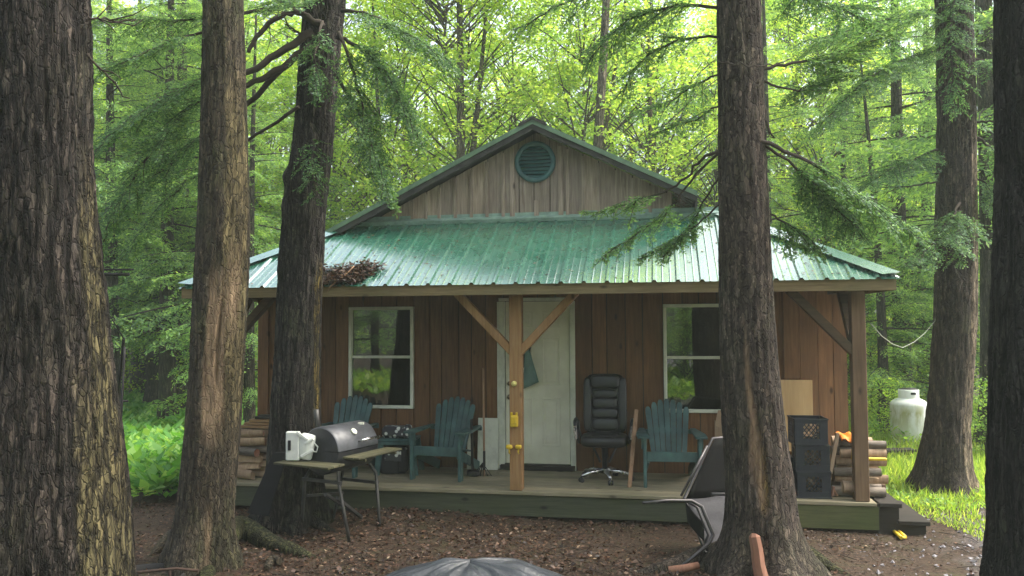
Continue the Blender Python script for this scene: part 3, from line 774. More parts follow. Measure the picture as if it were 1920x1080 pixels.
for s in (-1, 1):
    mb = MB(); pts = [(s*.27, .14, .45), (s*.31, .15, .56), (s*.32, .12, .66), (s*.33, 0, .7), (s*.33, -.14, .69), (s*.325, -.2, .63), (s*.31, -.19, .54), (s*.28, -.14, .45)]
    mb.tube(pts, [.016, .02, .022, .026, .026, .022, .02, .016], 8); ar = mb.build('armrest', M['black'], oc)
    mb = MB(); mb.bar((s*.33, -.212, .655), (s*.315, -.205, .5), .035, .01, up=(0, 1, 0), bev=.002); mb.build('chrome_strip', M['chrome'], ar)
mb = MB(); mb.lathe([(.06, .42), (.05, .38), (.035, .37), (.035, .26), (.03, .26), (.03, .1)], (0, 0, 0), 16); mb.bar((-.16, .1, .40), (.16, .1, .40), .05, .03); mb.bar((-.05, .05, .2), (-.15, .1, .4), .02, .02); mb.bar((.05, .05, .2), (.15, .1, .4), .02, .02); mb.build('gas_lift', M['black'], oc)
mb = MB(); mb.lathe([(.045, .14), (.045, .09), (.03, .08)], (0, 0, 0), 16)
for k in range(5):
    a = -pi/2+.25+2*pi*k/5; d = np.array([cos(a), sin(a), 0])
    mb.tube([d*.03+np.array([0, 0, .115]), d*.17+np.array([0, 0, .11]), d*.31+np.array([0, 0, .075])], [.026, .022, .016], 8)
mb.build('star_base', M['chrome'], oc)
for k in range(5):
    a = -pi/2+.25+2*pi*k/5; d = np.array([cos(a), sin(a), 0]); x = np.array([-sin(a), cos(a), 0])
    mb = MB()
    for s in (-1, 1): mb.tube([d*.31+x*(s*.006)+np.array([0, 0, .029]), d*.31+x*(s*.026)+np.array([0, 0, .029])], .028, 12)
    mb.tube([d*.31+np.array([0, 0, .03]), d*.31+np.array([0, 0, .075])], .008, 6); mb.build('caster', M['black'], oc)

# board leaning right of the office chair
a = onz(1180, 914, .002); b = P(1193, 768, 9.32)
mb = MB(off=a); mb.bar(a, b, .045, .02, up=(0, 1, .3), bev=.003); tag(mb.build('wooden_stake', M['stick'], None, a), 'thin wooden stake standing upright between office chair and right adirondack chair', 'stake')

# things left of the door
mb = MB(); c0 = onfront(888, 790, PD-.06); c1 = onfront(929, 888, PD-.1)
a = H(c0[0]+.01, PD-.14, 0.002); mb.box((.18, .05, .32), (.26, .014, .64), rot('X', -.1), .002)
tag(mb.build('white_sheet', M['white'], None, a), 'white panel leaning against the wall left of the door', 'panel').rotation_euler = (0, 0, yw)
mb = MB(); a2 = H(c0[0]-.04, PD-.15, 0.002); mb.box((0, .04, .33), (.055, .02, .65), rot('X', -.1), .002)
tag(mb.build('white_strip', M['white'], None, a2), 'narrow white strip of board leaning beside the wider white panel', 'board').rotation_euler = (0, 0, yw)
a = onz(908, 893, .0); b = P(906, 690, 9.95)
mb = MB(off=a); mb.tube([a, a*.5+b*.5, b], [.012, .013, .011], 8); t = mb.build('long_handle', M['stick'], None, a)
tag(t, 'long handled garden tool leaning on the wall left of the door', 'garden tool')
mb = MB(off=a)
for k in range(6): mb.bar(a+np.array([-.02, 0, .16]), a+np.array([-.14+k*.045, .02+.01*(k % 2), .0]), .012, .008)
mb.bar(a+np.array([0, 0, .3]), a+np.array([0, 0, .08]), .03, .03); mb.build('tines', M['iron'], t)
a = onz(886, 893); b = P(884, 786, 9.7)
mb = MB(off=a); mb.bar(a, b, .03, .02, bev=.003); mb.sup(a+np.array([.01, 0, .04]), (.16, .14, .08), .7)
tag(mb.build('dark_shovel', M['iron'], None, a), 'short dark shovel standing beside the left arm of the white panel', 'shovel')

# cloth on the door
c = onfront(984, 645, PD-.055)
mb = MB(); nU, nV = 9, 12; V = []
q = [onfront(985, 655, PD-.06), onfront(992, 652, PD-.06), onfront(1011, 716, PD-.06), onfront(980, 730, PD-.06)]
for i in range(nU):
    for j in range(nV):
        s, tq = i/(nU-1), j/(nV-1)
        p = (np.array(q[0])*(1-s)+np.array(q[1])*s)*(1-tq)+(np.array(q[3])*(1-s)+np.array(q[2])*s)*tq
        p = p+np.array([0, .012*sin(9*s+tq*2)*tq-.012, 0]); V.append(p)
mb.add(V, [(i*nV+j, (i+1)*nV+j, (i+1)*nV+j+1, i*nV+j+1) for i in range(nU-1) for j in range(nV-1)], True)
cl = mb.build('hanging_cloth', M['cloth'], None); cl.rotation_euler = (0, 0, yw)
so = cl.modifiers.new('thick', 'SOLIDIFY'); so.thickness = .006
tag(cl, 'grey green cloth hanging on the white door behind the centre post', 'cloth')
mb = MB(); a = onfront(958, 648, PD-.05); b = onfront(996, 645, PD-.05); a[2] = b[2]
mb.prism([(a[0]-.03, a[2]-.02), (b[0], b[2]), (b[0]-.02, b[2]-.1), (b[0]-.1, b[2]-.3), (a[0]+.05, a[2]-.32), (a[0]-.0, a[2]-.26)], 1, PD-.05, PD-.03)
mb.prism([(a[0]-.04, a[2]+.0), (a[0]+.1, a[2]+.01), (a[0]+.05, a[2]-.24), (a[0]-.01, a[2]-.2)], 1, PD-.045, PD-.028)
dk = mb.build('dark_pouch', M['cloth_dark'], None); dk.rotation_euler = (0, 0, yw); tag(dk, 'dark cloth pouch hanging behind the centre post above the green cloth', 'pouch')

# centre post fittings
def fit(px, py, name, build, m, label, cat):
    q = onfront(px, py, -.07); mb = MB(); build(mb); o = mb.build(name, m, None, H(q[0], q[1], q[2])); o.rotation_euler = (0, 0, yw); return tag(o, label, cat)
fit(965, 719, 'insulator_knob', lambda b: b.lathe([(.0, -.07), (.018, -.065), (.03, -.045), (.03, -.02), (.02, 0), (.02, .002)], (0, 0, .0), 14, 1), M['yellow_pale'], 'small white knob high on the centre porch post', 'knob')
def bx(b): b.box((0, -.03, 0), (.085, .055, .13), bev=.012); b.box((0, -.062, .015), (.05, .012, .07), bev=.004); b.box((-.028, -.03, .075), (.02, .03, .04)); b.box((.028, -.03, .075), (.02, .03, .04))
fit(965, 789, 'yellow_box', bx, M['yellow'], 'yellow box mounted halfway down the centre porch post', 'box')
for (px, s) in ((956, 'left'), (973, 'right')):
    fit(px, 837, 'yellow_hook', lambda b: (b.sup((0, -.035, 0), (.07, .06, .05), .7), b.tube([(0, -.02, -.01), (0, -.05, -.06), (0, -.02, -.075)], .009, 6)), M['yellow'], 'yellow plastic hook low on the centre porch post, %s one of the pair' % s, 'hook')

# ------------------------------------------------------------------ milk crates
pcr = toH(onz(1527, 936)); 
def crate(loc, rz, label):
    t = empty('milk_crate', loc, rz, label, 'crate', 'black milk crates stacked on the porch')
    w_, h_ = .34, .272; mb = MB(); hw = w_/2
    for k in range(4):
        Rz = rot('Z', k*pi/2); f = lambda c, d: mb.box(Rz@np.array(c), d, Rz, .002)
        y = -hw+.005
        f((0, y, h_-.025), (w_-.02, .01, .05)); f((0, y, .035), (w_-.02, .01, .07))
        for s in (-1, 1): f((s*(hw-.05), y, h_/2+.01), (.08, .01, h_-.12))
        for s in (-1, 0, 1): 
            for q in (-.35, .35):
                pass
        c0, c1, z0, z1 = -.09, .09, .07, h_-.05
        for i in range(-2, 4):
            xx = c0+(i)*.045
            for sg in (1, -1):
                a = np.array([max(c0, min(c1, xx)), y, z0]); b_ = np.array([xx+(z1-z0)*.8, y, z1])
                x0, x1_ = xx, xx+(z1-z0)*.8
                if x1_ <= c0 or x0 >= c1: continue
                za = z0+(max(x0, c0)-x0)/.8; zb = z0+(min(x1_, c1)-x0)/.8
                p1 = np.array([max(x0, c0)*sg, y, za]); p2 = np.array([min(x1_, c1)*sg, y, zb])
                if np.linalg.norm(p2-p1) > .02: mb.bar(Rz@p1, Rz@p2, .009, .011, up=Rz@np.array([0, 1., 0]))
        f((0, y-.004, h_-.006), (w_, .018, .012)); f((0, y-.004, .006), (w_, .018, .012))
    mb.box((0, 0, .008), (w_-.025, w_-.025, .01))
    mb.build('crate_body', M['crate'], t); return t
names = ['lowest', 'middle', 'topmost']
for k in range(3):
    jx = (0, .006, -.012)[k]
    cz = .002+k*.2735
    L = H(pcr[0]+jx-.005*k, pcr[1]+.19, cz)
    crate(L, yw+(.02, -.03, .05)[k], '%s of the three black milk crates stacked at the right end of the porch' % names[k])
    mb = MB(off=L)  # pale pieces put in to show through the lattice
    for q in range(9):
        a = L+np.array([rs.uniform(-.1, .1), rs.uniform(-.1, .1), .018+.016+.03*(q//3)]); d = np.array([rs.uniform(-.06, .06), rs.uniform(-.04, .04), 0])
        mb.bar(a-d-np.array([.04, 0, 0]), a+d+np.array([.04, .0, .0]), .05, .032, bev=.004)
    for q in range(5):
        a = L+np.array([-.09+q*.045, -.1+.03*(q % 2), .12]); mb.bar(a, a+np.array([rs.uniform(-.02, .02), .02, .08+.03*(q % 3)]), .034, .025, bev=.004)
    tag(mb.build('filler', M['log_end'], None, L), 'pale kindling pieces inside the %s black milk crate' % names[k], 'filler')
# grey box left of crates and red shoe-like foot
q = toH(onz(1484, 935)); L = H(q[0]-.02, q[1]+.33, .002)
mb = MB(); mb.box((0, 0, .17), (.2, .2, .34), bev=.01); mb.box((0, 0, .36), (.21, .21, .05), bev=.01)
tag(mb.build('dark_tub', M['black'], None, L), 'dark lidded tub behind the trunk, left of the milk crates', 'tub').rotation_euler = (0, 0, yw)
q = onz(1492, 934); mb = MB(); mb.box((-.03, 0, .1), (.05, .03, .22), rot('Y', -.5), .006); mb.box((.02, 0, .025), (.1, .05, .05), bev=.01)
tag(mb.build('orange_wedge', M['redfoot'], None, q+np.array([0, .08, 0])), 'orange wedge at the foot of the milk crates', 'wedge')

# ------------------------------------------------------------------ firewood
def log(c, d, L, r, kind, label, group, m=None, bark_m=None):
    d = np.array(d, float); d /= np.linalg.norm(d); c = np.array(c, float)
    x = np.cross(d, [0, 0, 1.]); x /= np.linalg.norm(x); y = np.cross(x, d)
    mb = MB(off=c); n = 12
    if kind == 'round': ang = [2*pi*k/n for k in range(n)]; pr = [(r*cos(a)*(1+.05*sin(3*a)), r*sin(a)) for a in ang]
    else:
        a0 = rs.uniform(0, 6.28); sp = rs.uniform(1.6, 2.6); pr = [(r*1.3*cos(a0+sp*k/7), r*1.3*sin(a0+sp*k/7)) for k in range(8)] + [(-r*.2*cos(a0+sp/2), -r*.2*sin(a0+sp/2))]
        cx_ = sum(p[0] for p in pr)/len(pr); cy_ = sum(p[1] for p in pr)/len(pr); pr = [(p[0]-cx_, p[1]-cy_) for p in pr]
    V = []
    for t in (-.5, -.15, .2, .5):
        j = 1+rs.uniform(-.05, .05); o = np.array([rs.uniform(-.004, .004) for _ in range(3)])
        for (a, b) in pr: V.append(c+d*t*L+x*a*j+y*b*j+o)
    k = len(pr); Fs = [(i*k+j, i*k+(j+1) % k, (i+1)*k+(j+1) % k, (i+1)*k+j) for i in range(3) for j in range(k)]
    mb.add(V, Fs, kind == 'round'); bm_ = mb.build('firewood_log', bark_m or (M['log_bark'] if kind == 'round' else M['log_end']), None, c)
    tag(bm_, label, 'log', group)
    mb = MB(off=c)
    for t, sg in ((-.5, -1), (.5, 1)):
        mb = MB(off=c); mb.add([c+d*(t*L+sg*.002)+x*a*.93+y*bb*.93 for (a, bb) in pr], [tuple(range(k))]); mb.build('cut_end', m or M['log_end'], bm_)
    return bm_
# right stack: logs lie along the porch, behind the right post
ql = toH(onz(1566, 936))
rows = [(.062, 4), (.165, 4), (.262, 4), (.355, 3), (.45, 3), (.545, 2)]
for ri, (z, n) in enumerate(rows):
    for k in range(n):
        u = ql[0]+.27+rs.uniform(-.04, .05); v = .17+k*.125+(ri % 2)*.05
        if v > .75: continue
        kind = 'round' if rs.random() < .55 else 'split'
        lab = 'split firewood log in the stack behind the right porch post' if kind == 'split' else 'round grey firewood log in the stack behind the right porch post'
        log(H(u, v, z), H(1, rs.uniform(-.12, .12), rs.uniform(-.03, .03)), rs.uniform(.4, .56), rs.uniform(.04, .056), kind, lab, 'firewood stacked at the right end of the porch')
q = toH(onz(1590, 905)); log(H(ql[0]+.17, .03, .13), H(1, .05, 0), .2, .062, 'round', 'short thick pale log at the front of the right firewood stack', 'firewood stacked at the right end of the porch', bark_m=M['log_end'])
for k, (px, py, dx) in enumerate(((1563, 925, .03), (1575, 932, -.03), (1569, 934, .05), (1582, 935, -.02))):
    q = onz(px, 935, .002); mb = MB(off=q); a = q+np.array([0, .05+.02*k, .012]); mb.bar(a, a+np.array([dx, .02, .10-.022*k]), .03, .02, bev=.004)
    tag(mb.build('wood_chunk', M['log_red'], None, q), 'reddish wood splinter on the porch floor right of the milk crates', 'wood chunk', 'reddish splinters beside the crates')
a = toH(onz(1561, 890, 0.2)); 
mb = MB(); b0 = H(ql[0]-.03, .1, .25); b1 = H(ql[0]+.055, .12, .67); mb.off = b0; mb.bar(b0, b1, .04, .02, up=(0, 1, 0), bev=.003)
tag(mb.build('pale_stake', M['log_end'], None, b0), 'pale split stake leaning on the front of the right firewood stack', 'stake')
# orange cover pieces on the stack
def drape(name, u0, u1, v0, v1, z, drop, label):
    c = H((u0+u1)/2, (v0+v1)/2, z); mb = MB(); V = []; n1, n2 = 14, 10
    for i in range(n1):
        for j in range(n2):
            x = u0+(u1-u0)*i/(n1-1)-(u0+u1)/2; y = (v0+(v1-v0)*j/(n2-1))-(v0+v1)/2
            e = max(0, (.25-j/(n2-1)))*4
            V.append((x, y+.02*e, .012*sin(i*1.1)+.01*sin(j*2+i)-drop*e))
    mb.add(V, [(i*n2+j, (i+1)*n2+j, (i+1)*n2+j+1, i*n2+j+1) for i in range(n1-1) for j in range(n2-1)], True)
    o = mb.build(name, M['orange'], None, c); o.rotation_euler = (0, 0, yw); so = o.modifiers.new('t', 'SOLIDIFY'); so.thickness = .01; return tag(o, label, 'cover')
drape('orange_cover', ql[0]+.1, ql[0]+.34, .12, .5, .612, .03, 'orange plastic cover on top of the right firewood stack')
mb = MB(); q = H(W+.02, .13, .405); mb.box((.12, .0, .0), (.3, .025, .035), bev=.01); mb.box((-.06, 0, .045), (.035, .025, .12), bev=.01); mb.box((-.02, 0, .0), (.12, .024, .03), bev=.008)
tag(mb.build('bow_saw_handle', M['yellow'], None, q), 'yellow orange saw handle lying on the logs right of the porch post', 'saw').rotation_euler = (0, 0, yw)

# left stack
qL = toH(onz(455, 899))
for ri in range(6):
    for k in range(4):
        u = -3.35+rs.uniform(-.05, .05)+.12*(k % 2); v = .12+k*.15+rs.uniform(-.02, .02); z = .06+ri*.092
        log(H(u, v, z), H(1, rs.uniform(-.35, .35), rs.uniform(-.06, .06)), rs.uniform(.42, .55), rs.uniform(.045, .06), 'split' if rs.random() < .7 else 'round',
            'firewood piece in the untidy stack at the left end of the porch', 'firewood stacked at the left end of the porch', M['log_red'] if rs.random() < .4 else None)
for k in range(4):
    L = H(-3.22+.03*k, .35+.02*k, .60+.036*k); mb = MB(); mb.box((0, 0, 0), (.46-.05*k, .24, .03), rot('Z', .1*k-.1), .003)
    tag(mb.build('plank_offcut', M['plank'] if k != 3 else M['dark_wood'], None, L), '%s plank offcut of the four lying on the left firewood stack' % ['lowest', 'second lowest', 'second highest', 'topmost dark'][k], 'plank').rotation_euler = (0, 0, yw)
mb = MB(); q = H(2.30, 1.0, 0); mb.prism([(-.1, 0), (.09, 0), (.11, .62), (.03, .55), (-.1, .66)], 1, 0, .03); mb.prism([(-.1, .6), (.0, .56), (-.02, .78), (-.06, .78)], 1, -.02, .0)
o = mb.build('notched_board', M['log_end'], None, onz(1375, 905)*np.array([1, 1, 0])+np.array([.0, .4, .0])); o.rotation_euler = (0, 0, yw)
tag(o, 'pale notched board standing against the wall right of the right adirondack chair', 'board')

# ------------------------------------------------------------------ barrel grill
ga = G(565, 1000); gb_ = G(655, 1015); gc = G(712, 986); gd = ga+gc-gb_
gcn = (ga+gb_+gc+gd)/4; gzb = float(gz(gcn[0], gcn[1]))
ga_ = radians(62); ax = np.array([cos(ga_), sin(ga_), 0]); sd = np.array([sin(ga_), -cos(ga_), 0])   # along the barrel / out of its front
gr = empty('barrel_grill', (gcn[0], gcn[1], gzb), 0, 'black barrel charcoal grill with wooden shelves beside the left trunk', 'grill')
gO = np.array([gcn[0], gcn[1], gzb])
def gl(x, y, z): return gO+ax*x+sd*y+np.array([0, 0, z])   # grill frame
BL, BR, BZ = .64, .24, .85
def half(a0, a1, name, m, r, capm=True):
    mb = MB(off=gO); n = 16; V = []
    for x in (-BL/2, -BL/2+.012, BL/2-.012, BL/2):
        rr = r if abs(x) < BL/2-.005 else r-.012
        for k in range(n+1):
            a = a0+(a1-a0)*k/n; V.append(gl(x, rr*cos(a), BZ+rr*sin(a)))
    Fs = [(i*(n+1)+k, i*(n+1)+k+1, (i+1)*(n+1)+k+1, (i+1)*(n+1)+k) for i in range(3) for k in range(n)]
    mb.add(V, Fs, True)
    V2 = V[:n+1]+[gl(-BL/2, 0, BZ)]; V3 = V[3*(n+1):]+[gl(BL/2, 0, BZ)]
    mb.add(V2, [tuple(range(n+2))]); mb.add(V3, [tuple(range(n+2))])
    return mb.build(name, m, gr)
lid = half(.02, pi-.02, 'lid', M['grill_lid'], BR); half(pi+.02, 2*pi-.02, 'firebox', M['grill'], BR)
mb = MB(off=gO); n = 16
mb.add([gl(-BL/2-.004, (BR-.014)*cos(a), BZ+(BR-.014)*sin(a)) for a in np.linspace(.02, pi-.02, n)], [tuple(range(n))]); mb.build('end_cap', M['grill'], gr)
a = .75; mb = MB(off=gO); c = gl(-.02, BR*cos(a), BZ+BR*sin(a)); nr = sd*cos(a)+np.array([0, 0, sin(a)])
mb.tube([c, c+nr*.02], [.034, .034], 16); mb.build('thermometer', M['white'], lid)
mb = MB(off=gO); a = .3
for x in (-.0, .24): mb.tube([gl(x, BR*cos(a), BZ+BR*sin(a)), gl(x, (BR+.06)*cos(a), BZ+(BR+.06)*sin(a))], .008, 6)
mb.tube([gl(-.03, (BR+.06)*cos(a), BZ+(BR+.06)*sin(a)), gl(.27, (BR+.06)*cos(a), BZ+(BR+.06)*sin(a))], .013, 8); mb.build('handle', M['chrome'], lid)
mb = MB(off=gO); c = gl(-.22, -.12, BZ+.2); mb.tube([c, c+np.array([-.02, 0, .2])], .028, 12); mb.build('chimney', M['steel'], gr)
mb = MB(off=gO); mb.box(gl(.2, .1, BZ+BR*.93), (.06, .04, .02)); mb.build('damper', M['white'], lid)
for (x, y, p) in ((-.3, -.22, ga), (-.3, .22, gb_), (.3, .22, gc), (.3, -.22, gd)):
    mb = MB(off=gO); top = gl(x*.85, y*.8, BZ-.2); mid = gl(x, y, BZ-.3); foot = np.array([p[0], p[1], float(gz(p[0], p[1]))-.01])
    mb.tube([top, mid*.7+top*.3, mid, mid*.5+foot*.5, foot], .017, 8); mb.build('leg', M['steel'], gr)
mb = MB(off=gO)
mb.bar(gl(-.3, -.25, .55), gl(-.3, .25, .55), .03, .03); mb.bar(gl(.3, -.25, .45), gl(.3, .25, .45), .03, .03)
mb.bar(gl(-.3, .2, .4), gl(.34, .0, .05), .03, .03); mb.bar(gl(-.3, .05, .42), gl(.36, -.15, .1), .03, .03); mb.bar(gl(-.28, -.2, .38), gl(.3, -.22, .3), .025, .025)
mb.build('cross_bars', M['steel'], gr)
mb = MB(off=gO); Rg = np.stack([ax, -sd, [0, 0, 1]], 1)
for k in range(3): mb.box(gl(-BL/2-.06-.085*k, -.02, BZ-.11), (.08, .7, .022), Rg, .003)
mb.build('side_shelf', M['shelf'], gr)
mb = MB(off=gO)
for k in range(3): mb.box(gl(.06, BR+.06+.07*k, BZ-.05), (.72, .062, .02), Rg, .003)
for x in (-.2, .3): mb.bar(gl(x, BR-.03, BZ-.075), gl(x, BR+.24, BZ-.075), .02, .025)
mb.build('front_shelf', M['shelf'], gr)
# white folded plastic thing on the shelf
wb = gl(-BL/2-.13, -.24, BZ-.097)
mb = MB(); mb.box((0, 0, .15), (.14, .05, .29), rot('Z', -.1), .01); t = mb.build('white_box', M['whitebox'], None, wb)
tag(t, 'grimy white plastic box with a wire handle on the left shelf of the grill', 'box')
mb = MB(); mb.sup((.13, .02, .14), (.16, .1, .26), .3, 8, 6, rot('Y', .2)); mb.box((.1, -.03, .25), (.14, .02, .03), rot('Y', .6), .004); mb.box((.17, -.03, .2), (.1, .02, .025), rot('Y', -.5), .004); mb.box((.15, -.03, .08), (.14, .02, .03), rot('Y', -.5), .004); mb.build('lid_flap', M['whitebox'], t)
mb = MB(); mb.tube([(.19, 0, .2), (.25, -.01, .14), (.24, -.01, .09), (.16, 0, .1)], .008, 6); mb.build('wire_handle', M['whitebox'], t)
mb = MB(); mb.box((-.03, -.03, .16), (.03, .008, .1), bev=.002); mb.build('dark_label', M['black'], t)

# black board leaning on the left trunk
q = [P(463, 962, 8.28), P(503, 968, 8.2), P(540, 848, 8.38), P(512, 850, 8.42)]; a = q[0]; dq = np.array([.0, .02, .006]); mb = MB(off=a); mb.add(q+[p+dq for p in q], [(0, 1, 2, 3), (7, 6, 5, 4), (0, 4, 5, 1), (1, 5, 6, 2), (2, 6, 7, 3), (3, 7, 4, 0)])
tag(mb.build('black_board', M['board_black'], None, a), 'flat black board leaning against the trunk left of the grill', 'board')

# ------------------------------------------------------------------ sling lounge chair against the right front trunk
lo = G(1290, 1050); lc = empty('lounge_chair', lo, 0, 'dark sling patio chair leaning against the big trunk right of centre', 'lounge chair')
sdv = np.array([.46, .22, .0])
def lp(px, py, D): return P(px, py, D)
mb = MB(off=lo)
b0, b1 = lp(1336, 822, 7.75), lp(1283, 934, 7.55); s0, s1 = b1, lp(1322, 1036, 7.2)
mb.tube([b0+sdv, b0, b0*.5+b1*.5, b1, b1*.6+s1*.4, s1, s1+sdv], .014, 8)
mb.tube([b0+sdv, b1+sdv, s1+sdv], .014, 8)
mb.tube([lp(1326, 836, 7.72), b1+np.array([-.03, 0, .02])], .012, 8)
mb.build('frame', M['frame'], lc)
arm = [lp(1205, 943, 7.1), lp(1250, 939, 7.2), lp(1296, 939, 7.3), lp(1316, 950, 7.28), lp(1330, 985, 7.22), lp(1337, 1003, 7.2), lp(1330, 1018, 7.17), lp(1305, 1040, 7.1), lp(1277, 1063, 7.02)]
mb = MB(off=lo); mb.tube(arm, [.012]+[.017]*8, 8); mb.tube([p+np.array([-.03, .05, -.015]) for p in arm[2:7]], .013, 8); mb.build('arm_and_leg', M['frame'], lc)
mb = MB(off=lo); mb.tube([p+sdv+np.array([0, .05, 0]) for p in arm[1:]], .016, 8); mb.build('arm_and_leg', M['frame'], lc)
def sheet(a, b, c, d, sag, n=8):
    V = []
    for i in range(n):
        for j in range(n):
            s, t_ = i/(n-1), j/(n-1); p = (a*(1-s)+b*s)*(1-t_)+(d*(1-s)+c*s)*t_
            V.append(p+np.array([0, .3, -1.])*sag*4*s*(1-s))
    return V, [(i*n+j, (i+1)*n+j, (i+1)*n+j+1, i*n+j+1) for i in range(n-1) for j in range(n-1)]
e = np.array([.02, .0, 0])
mb = MB(off=lo); mb.add(*sheet(b0+e, b0+sdv-e, b1+sdv-e, b1+e, .02), True); o = mb.build('back_sling', M['sling'], lc); o.modifiers.new('t', 'SOLIDIFY').thickness = .004
mb = MB(off=lo); mb.add(*sheet(b1+e, b1+sdv-e, s1+sdv-e, s1+e, .02), True); o = mb.build('seat_sling', M['sling_seat'], lc); o.modifiers.new('t', 'SOLIDIFY').thickness = .004
mb = MB(off=lo); mb.add(*sheet(arm[2]+np.array([-.04, .06, -.02]), arm[4]+np.array([-.03, .06, 0]), arm[6]+np.array([-.03, .06, 0]), b1*.55+s1*.45+np.array([-.05, 0, 0]), .01), True); o = mb.build('side_sling', M['sling'], lc); o.modifiers.new('t', 'SOLIDIFY').thickness = .004

# stick against trunk, wood bit
a = P(1432, 1110, 6.5); b = P(1415, 1006, 6.55); mb = MB(off=a)
mb.tube([a, a*.75+b*.25+np.array([.004, 0, 0]), a*.5+b*.5-np.array([.004, .004, 0]), a*.25+b*.75+np.array([.003, 0, 0]), b, b+np.array([.004, .006, .008])], [.06, .06, .052, .05, .045, .036], 7, smooth=False)
tag(mb.build('split_branch', M['log_red'], None, a), 'reddish barkless branch leaning on the base of the big trunk', 'branch')
a = G(1280, 1075); mb = MB(off=a); mb.tube([a+np.array([-.12, 0, .03]), a+np.array([.0, -.02, .045]), a+np.array([.14, .05, .05])], [.03, .035, .032], 8); tag(mb.build('cut_branch', M['log_red'], None, a), 'short orange cut branch lying on the ground left of the big trunk roots', 'branch')
# yellow handle on ground
a = G(1667, 993); b = G(1690, 1014); mb = MB(off=a)
z2 = np.array([0, 0, .03])
for d in (np.array([0, 0, 0]), np.array([.05, .02, 0])): mb.tube([a+z2+d, b+z2+d], .018, 8)
for p in (a, b): mb.tube([p+z2, p+z2+np.array([.05, .02, 0])], .014, 8)
tag(mb.build('yellow_tool', M['yellow'], None, a), 'yellow plastic tool handle lying in the grass right of the porch', 'tool handle')

# tarp mound
def mound(cx, cy, rx, ry, h, name, m, label, ph=0., cat='tarp'):
    n1, n2 = 120, 34; V = []; c = np.array([cx, cy, float(gz(cx, cy))])
    for j in range(n2):
        for i in range(n1):
            a = 2*pi*i/n1; r = j/(n2-1)
            x, y = rx*r*cos(a), ry*r*sin(a)
            fl = abs(float(vn(cos(a)*2.6+ph, sin(a)*2.6, r*.8))-.5)*2; f2 = abs(float(vn(cos(a)*6+ph, sin(a)*6, r*1.5+7))-.5)*2
            z = h*(1-r**2.4)*(1+.05*sin(2*a+ph)) - .09*r*(1.05-r)*4*max(0, .35-fl)-.05*r*(1.05-r)*4*max(0, .4-f2)
            z += .03*(float(vn(x*5+ph, y*5, 0))-.5)
            gg = float(gz(cx+x, cy+y))-c[2]
            V.append((x*(1+.06*sin(5*a+ph)), y, max(z, 0)+gg*r+.012))
    mb = MB(); mb.add(V, [(j*n1+i, j*n1+(i+1) % n1, (j+1)*n1+(i+1) % n1, (j+1)*n1+i) for j in range(n2-1) for i in range(n1)], True)
    return tag(mb.build(name, m, None, c), label, cat)
tc_ = P(882, 1049, 6.35); mound(tc_[0], tc_[1]-.05, .95, .55, tc_[2]-float(gz(tc_[0], tc_[1])), 'tarp_mound', M['tarp'], 'dark grey tarp draped over a low mound in the foreground', 1.)
t2 = P(748, 1060, 6.15); mound(t2[0], t2[1]-.02, .3, .28, .2, 'crumpled_sheet', M['tarp_clear'], 'pale crumpled plastic sheet beside the left edge of the grey tarp', 2.2, 'plastic sheet')
# fire ring
fr_ = P(270, 1056, 6.85); fr_[2] = float(gz(fr_[0], fr_[1]))
mb = MB(); prf = [(.31, -.04), (.312, .045), (.322, .05), (.33, .045), (.328, -.04)]; mb.lathe(prf, (0, 0, 0), 40)
fo = tag(mb.build('fire_ring', M['iron'], None, fr_), 'rusty iron hoop set on the ground at the foot of the left trunks', 'iron hoop')
a = P(330, 1066, 6.55); b = P(372, 1070, 6.5); a2 = P(240, 1075, 6.3); mb = MB(off=a); mb.tube([a2, a, b], .012, 6); mb.tube([a+np.array([-.05, 0, 0]), a+np.array([-.05, 0, -.12])], .012, 6)
tag(mb.build('iron_rod', M['rust'], None, a), 'bent rusty rod beside the iron hoop', 'iron rod')
# plant stand / hooks left
a = G(207, 880); b = P(232, 635, 9.3); mb = MB(off=a)
mb.tube([a, a*.5+b*.5, b], .017, 6); a2 = P(222, 840, 9.0); mb.tube([a2+np.array([0, 0, -.3]), P(234, 650, 9.1)], .013, 6)
mb.tube([P(196, 752, 9.1), P(240, 752, 9.1)], .013, 6); mb.tube([b, P(205, 590, 9.2), P(190, 572, 9.15)], [.008, .006, .005], 6)
tag(mb.build('iron_stand', M['iron'], None, a), 'leaning black iron plant stand right of the biggest trunk', 'plant stand')
mb = MB(); a = P(193, 522, 8.7); mb.off = a
for k in range(26):
    c = a+np.array([0, 0, -.04*k]); r = .021
    pts = [c+(np.array([cos(q)*r, 0, sin(q)*r*1.5]) if k % 2 else np.array([0, cos(q)*r, sin(q)*r*1.5])) for q in np.linspace(0, 2*pi, 10)[:-1]]
    mb.tube(pts, .008, 5, closed=True)
mb.tube([a+np.array([-.3, 0, .05]), a+np.array([.28, 0, .04])], .018, 6); mb.tube([a+np.array([-.3, .1, .1]), a+np.array([.28, .1, .1])], .012, 6)
tag(mb.build('hanging_chain', M['iron'], None, a), 'dark iron chain hanging from a rail beside the leftmost trunk', 'chain')

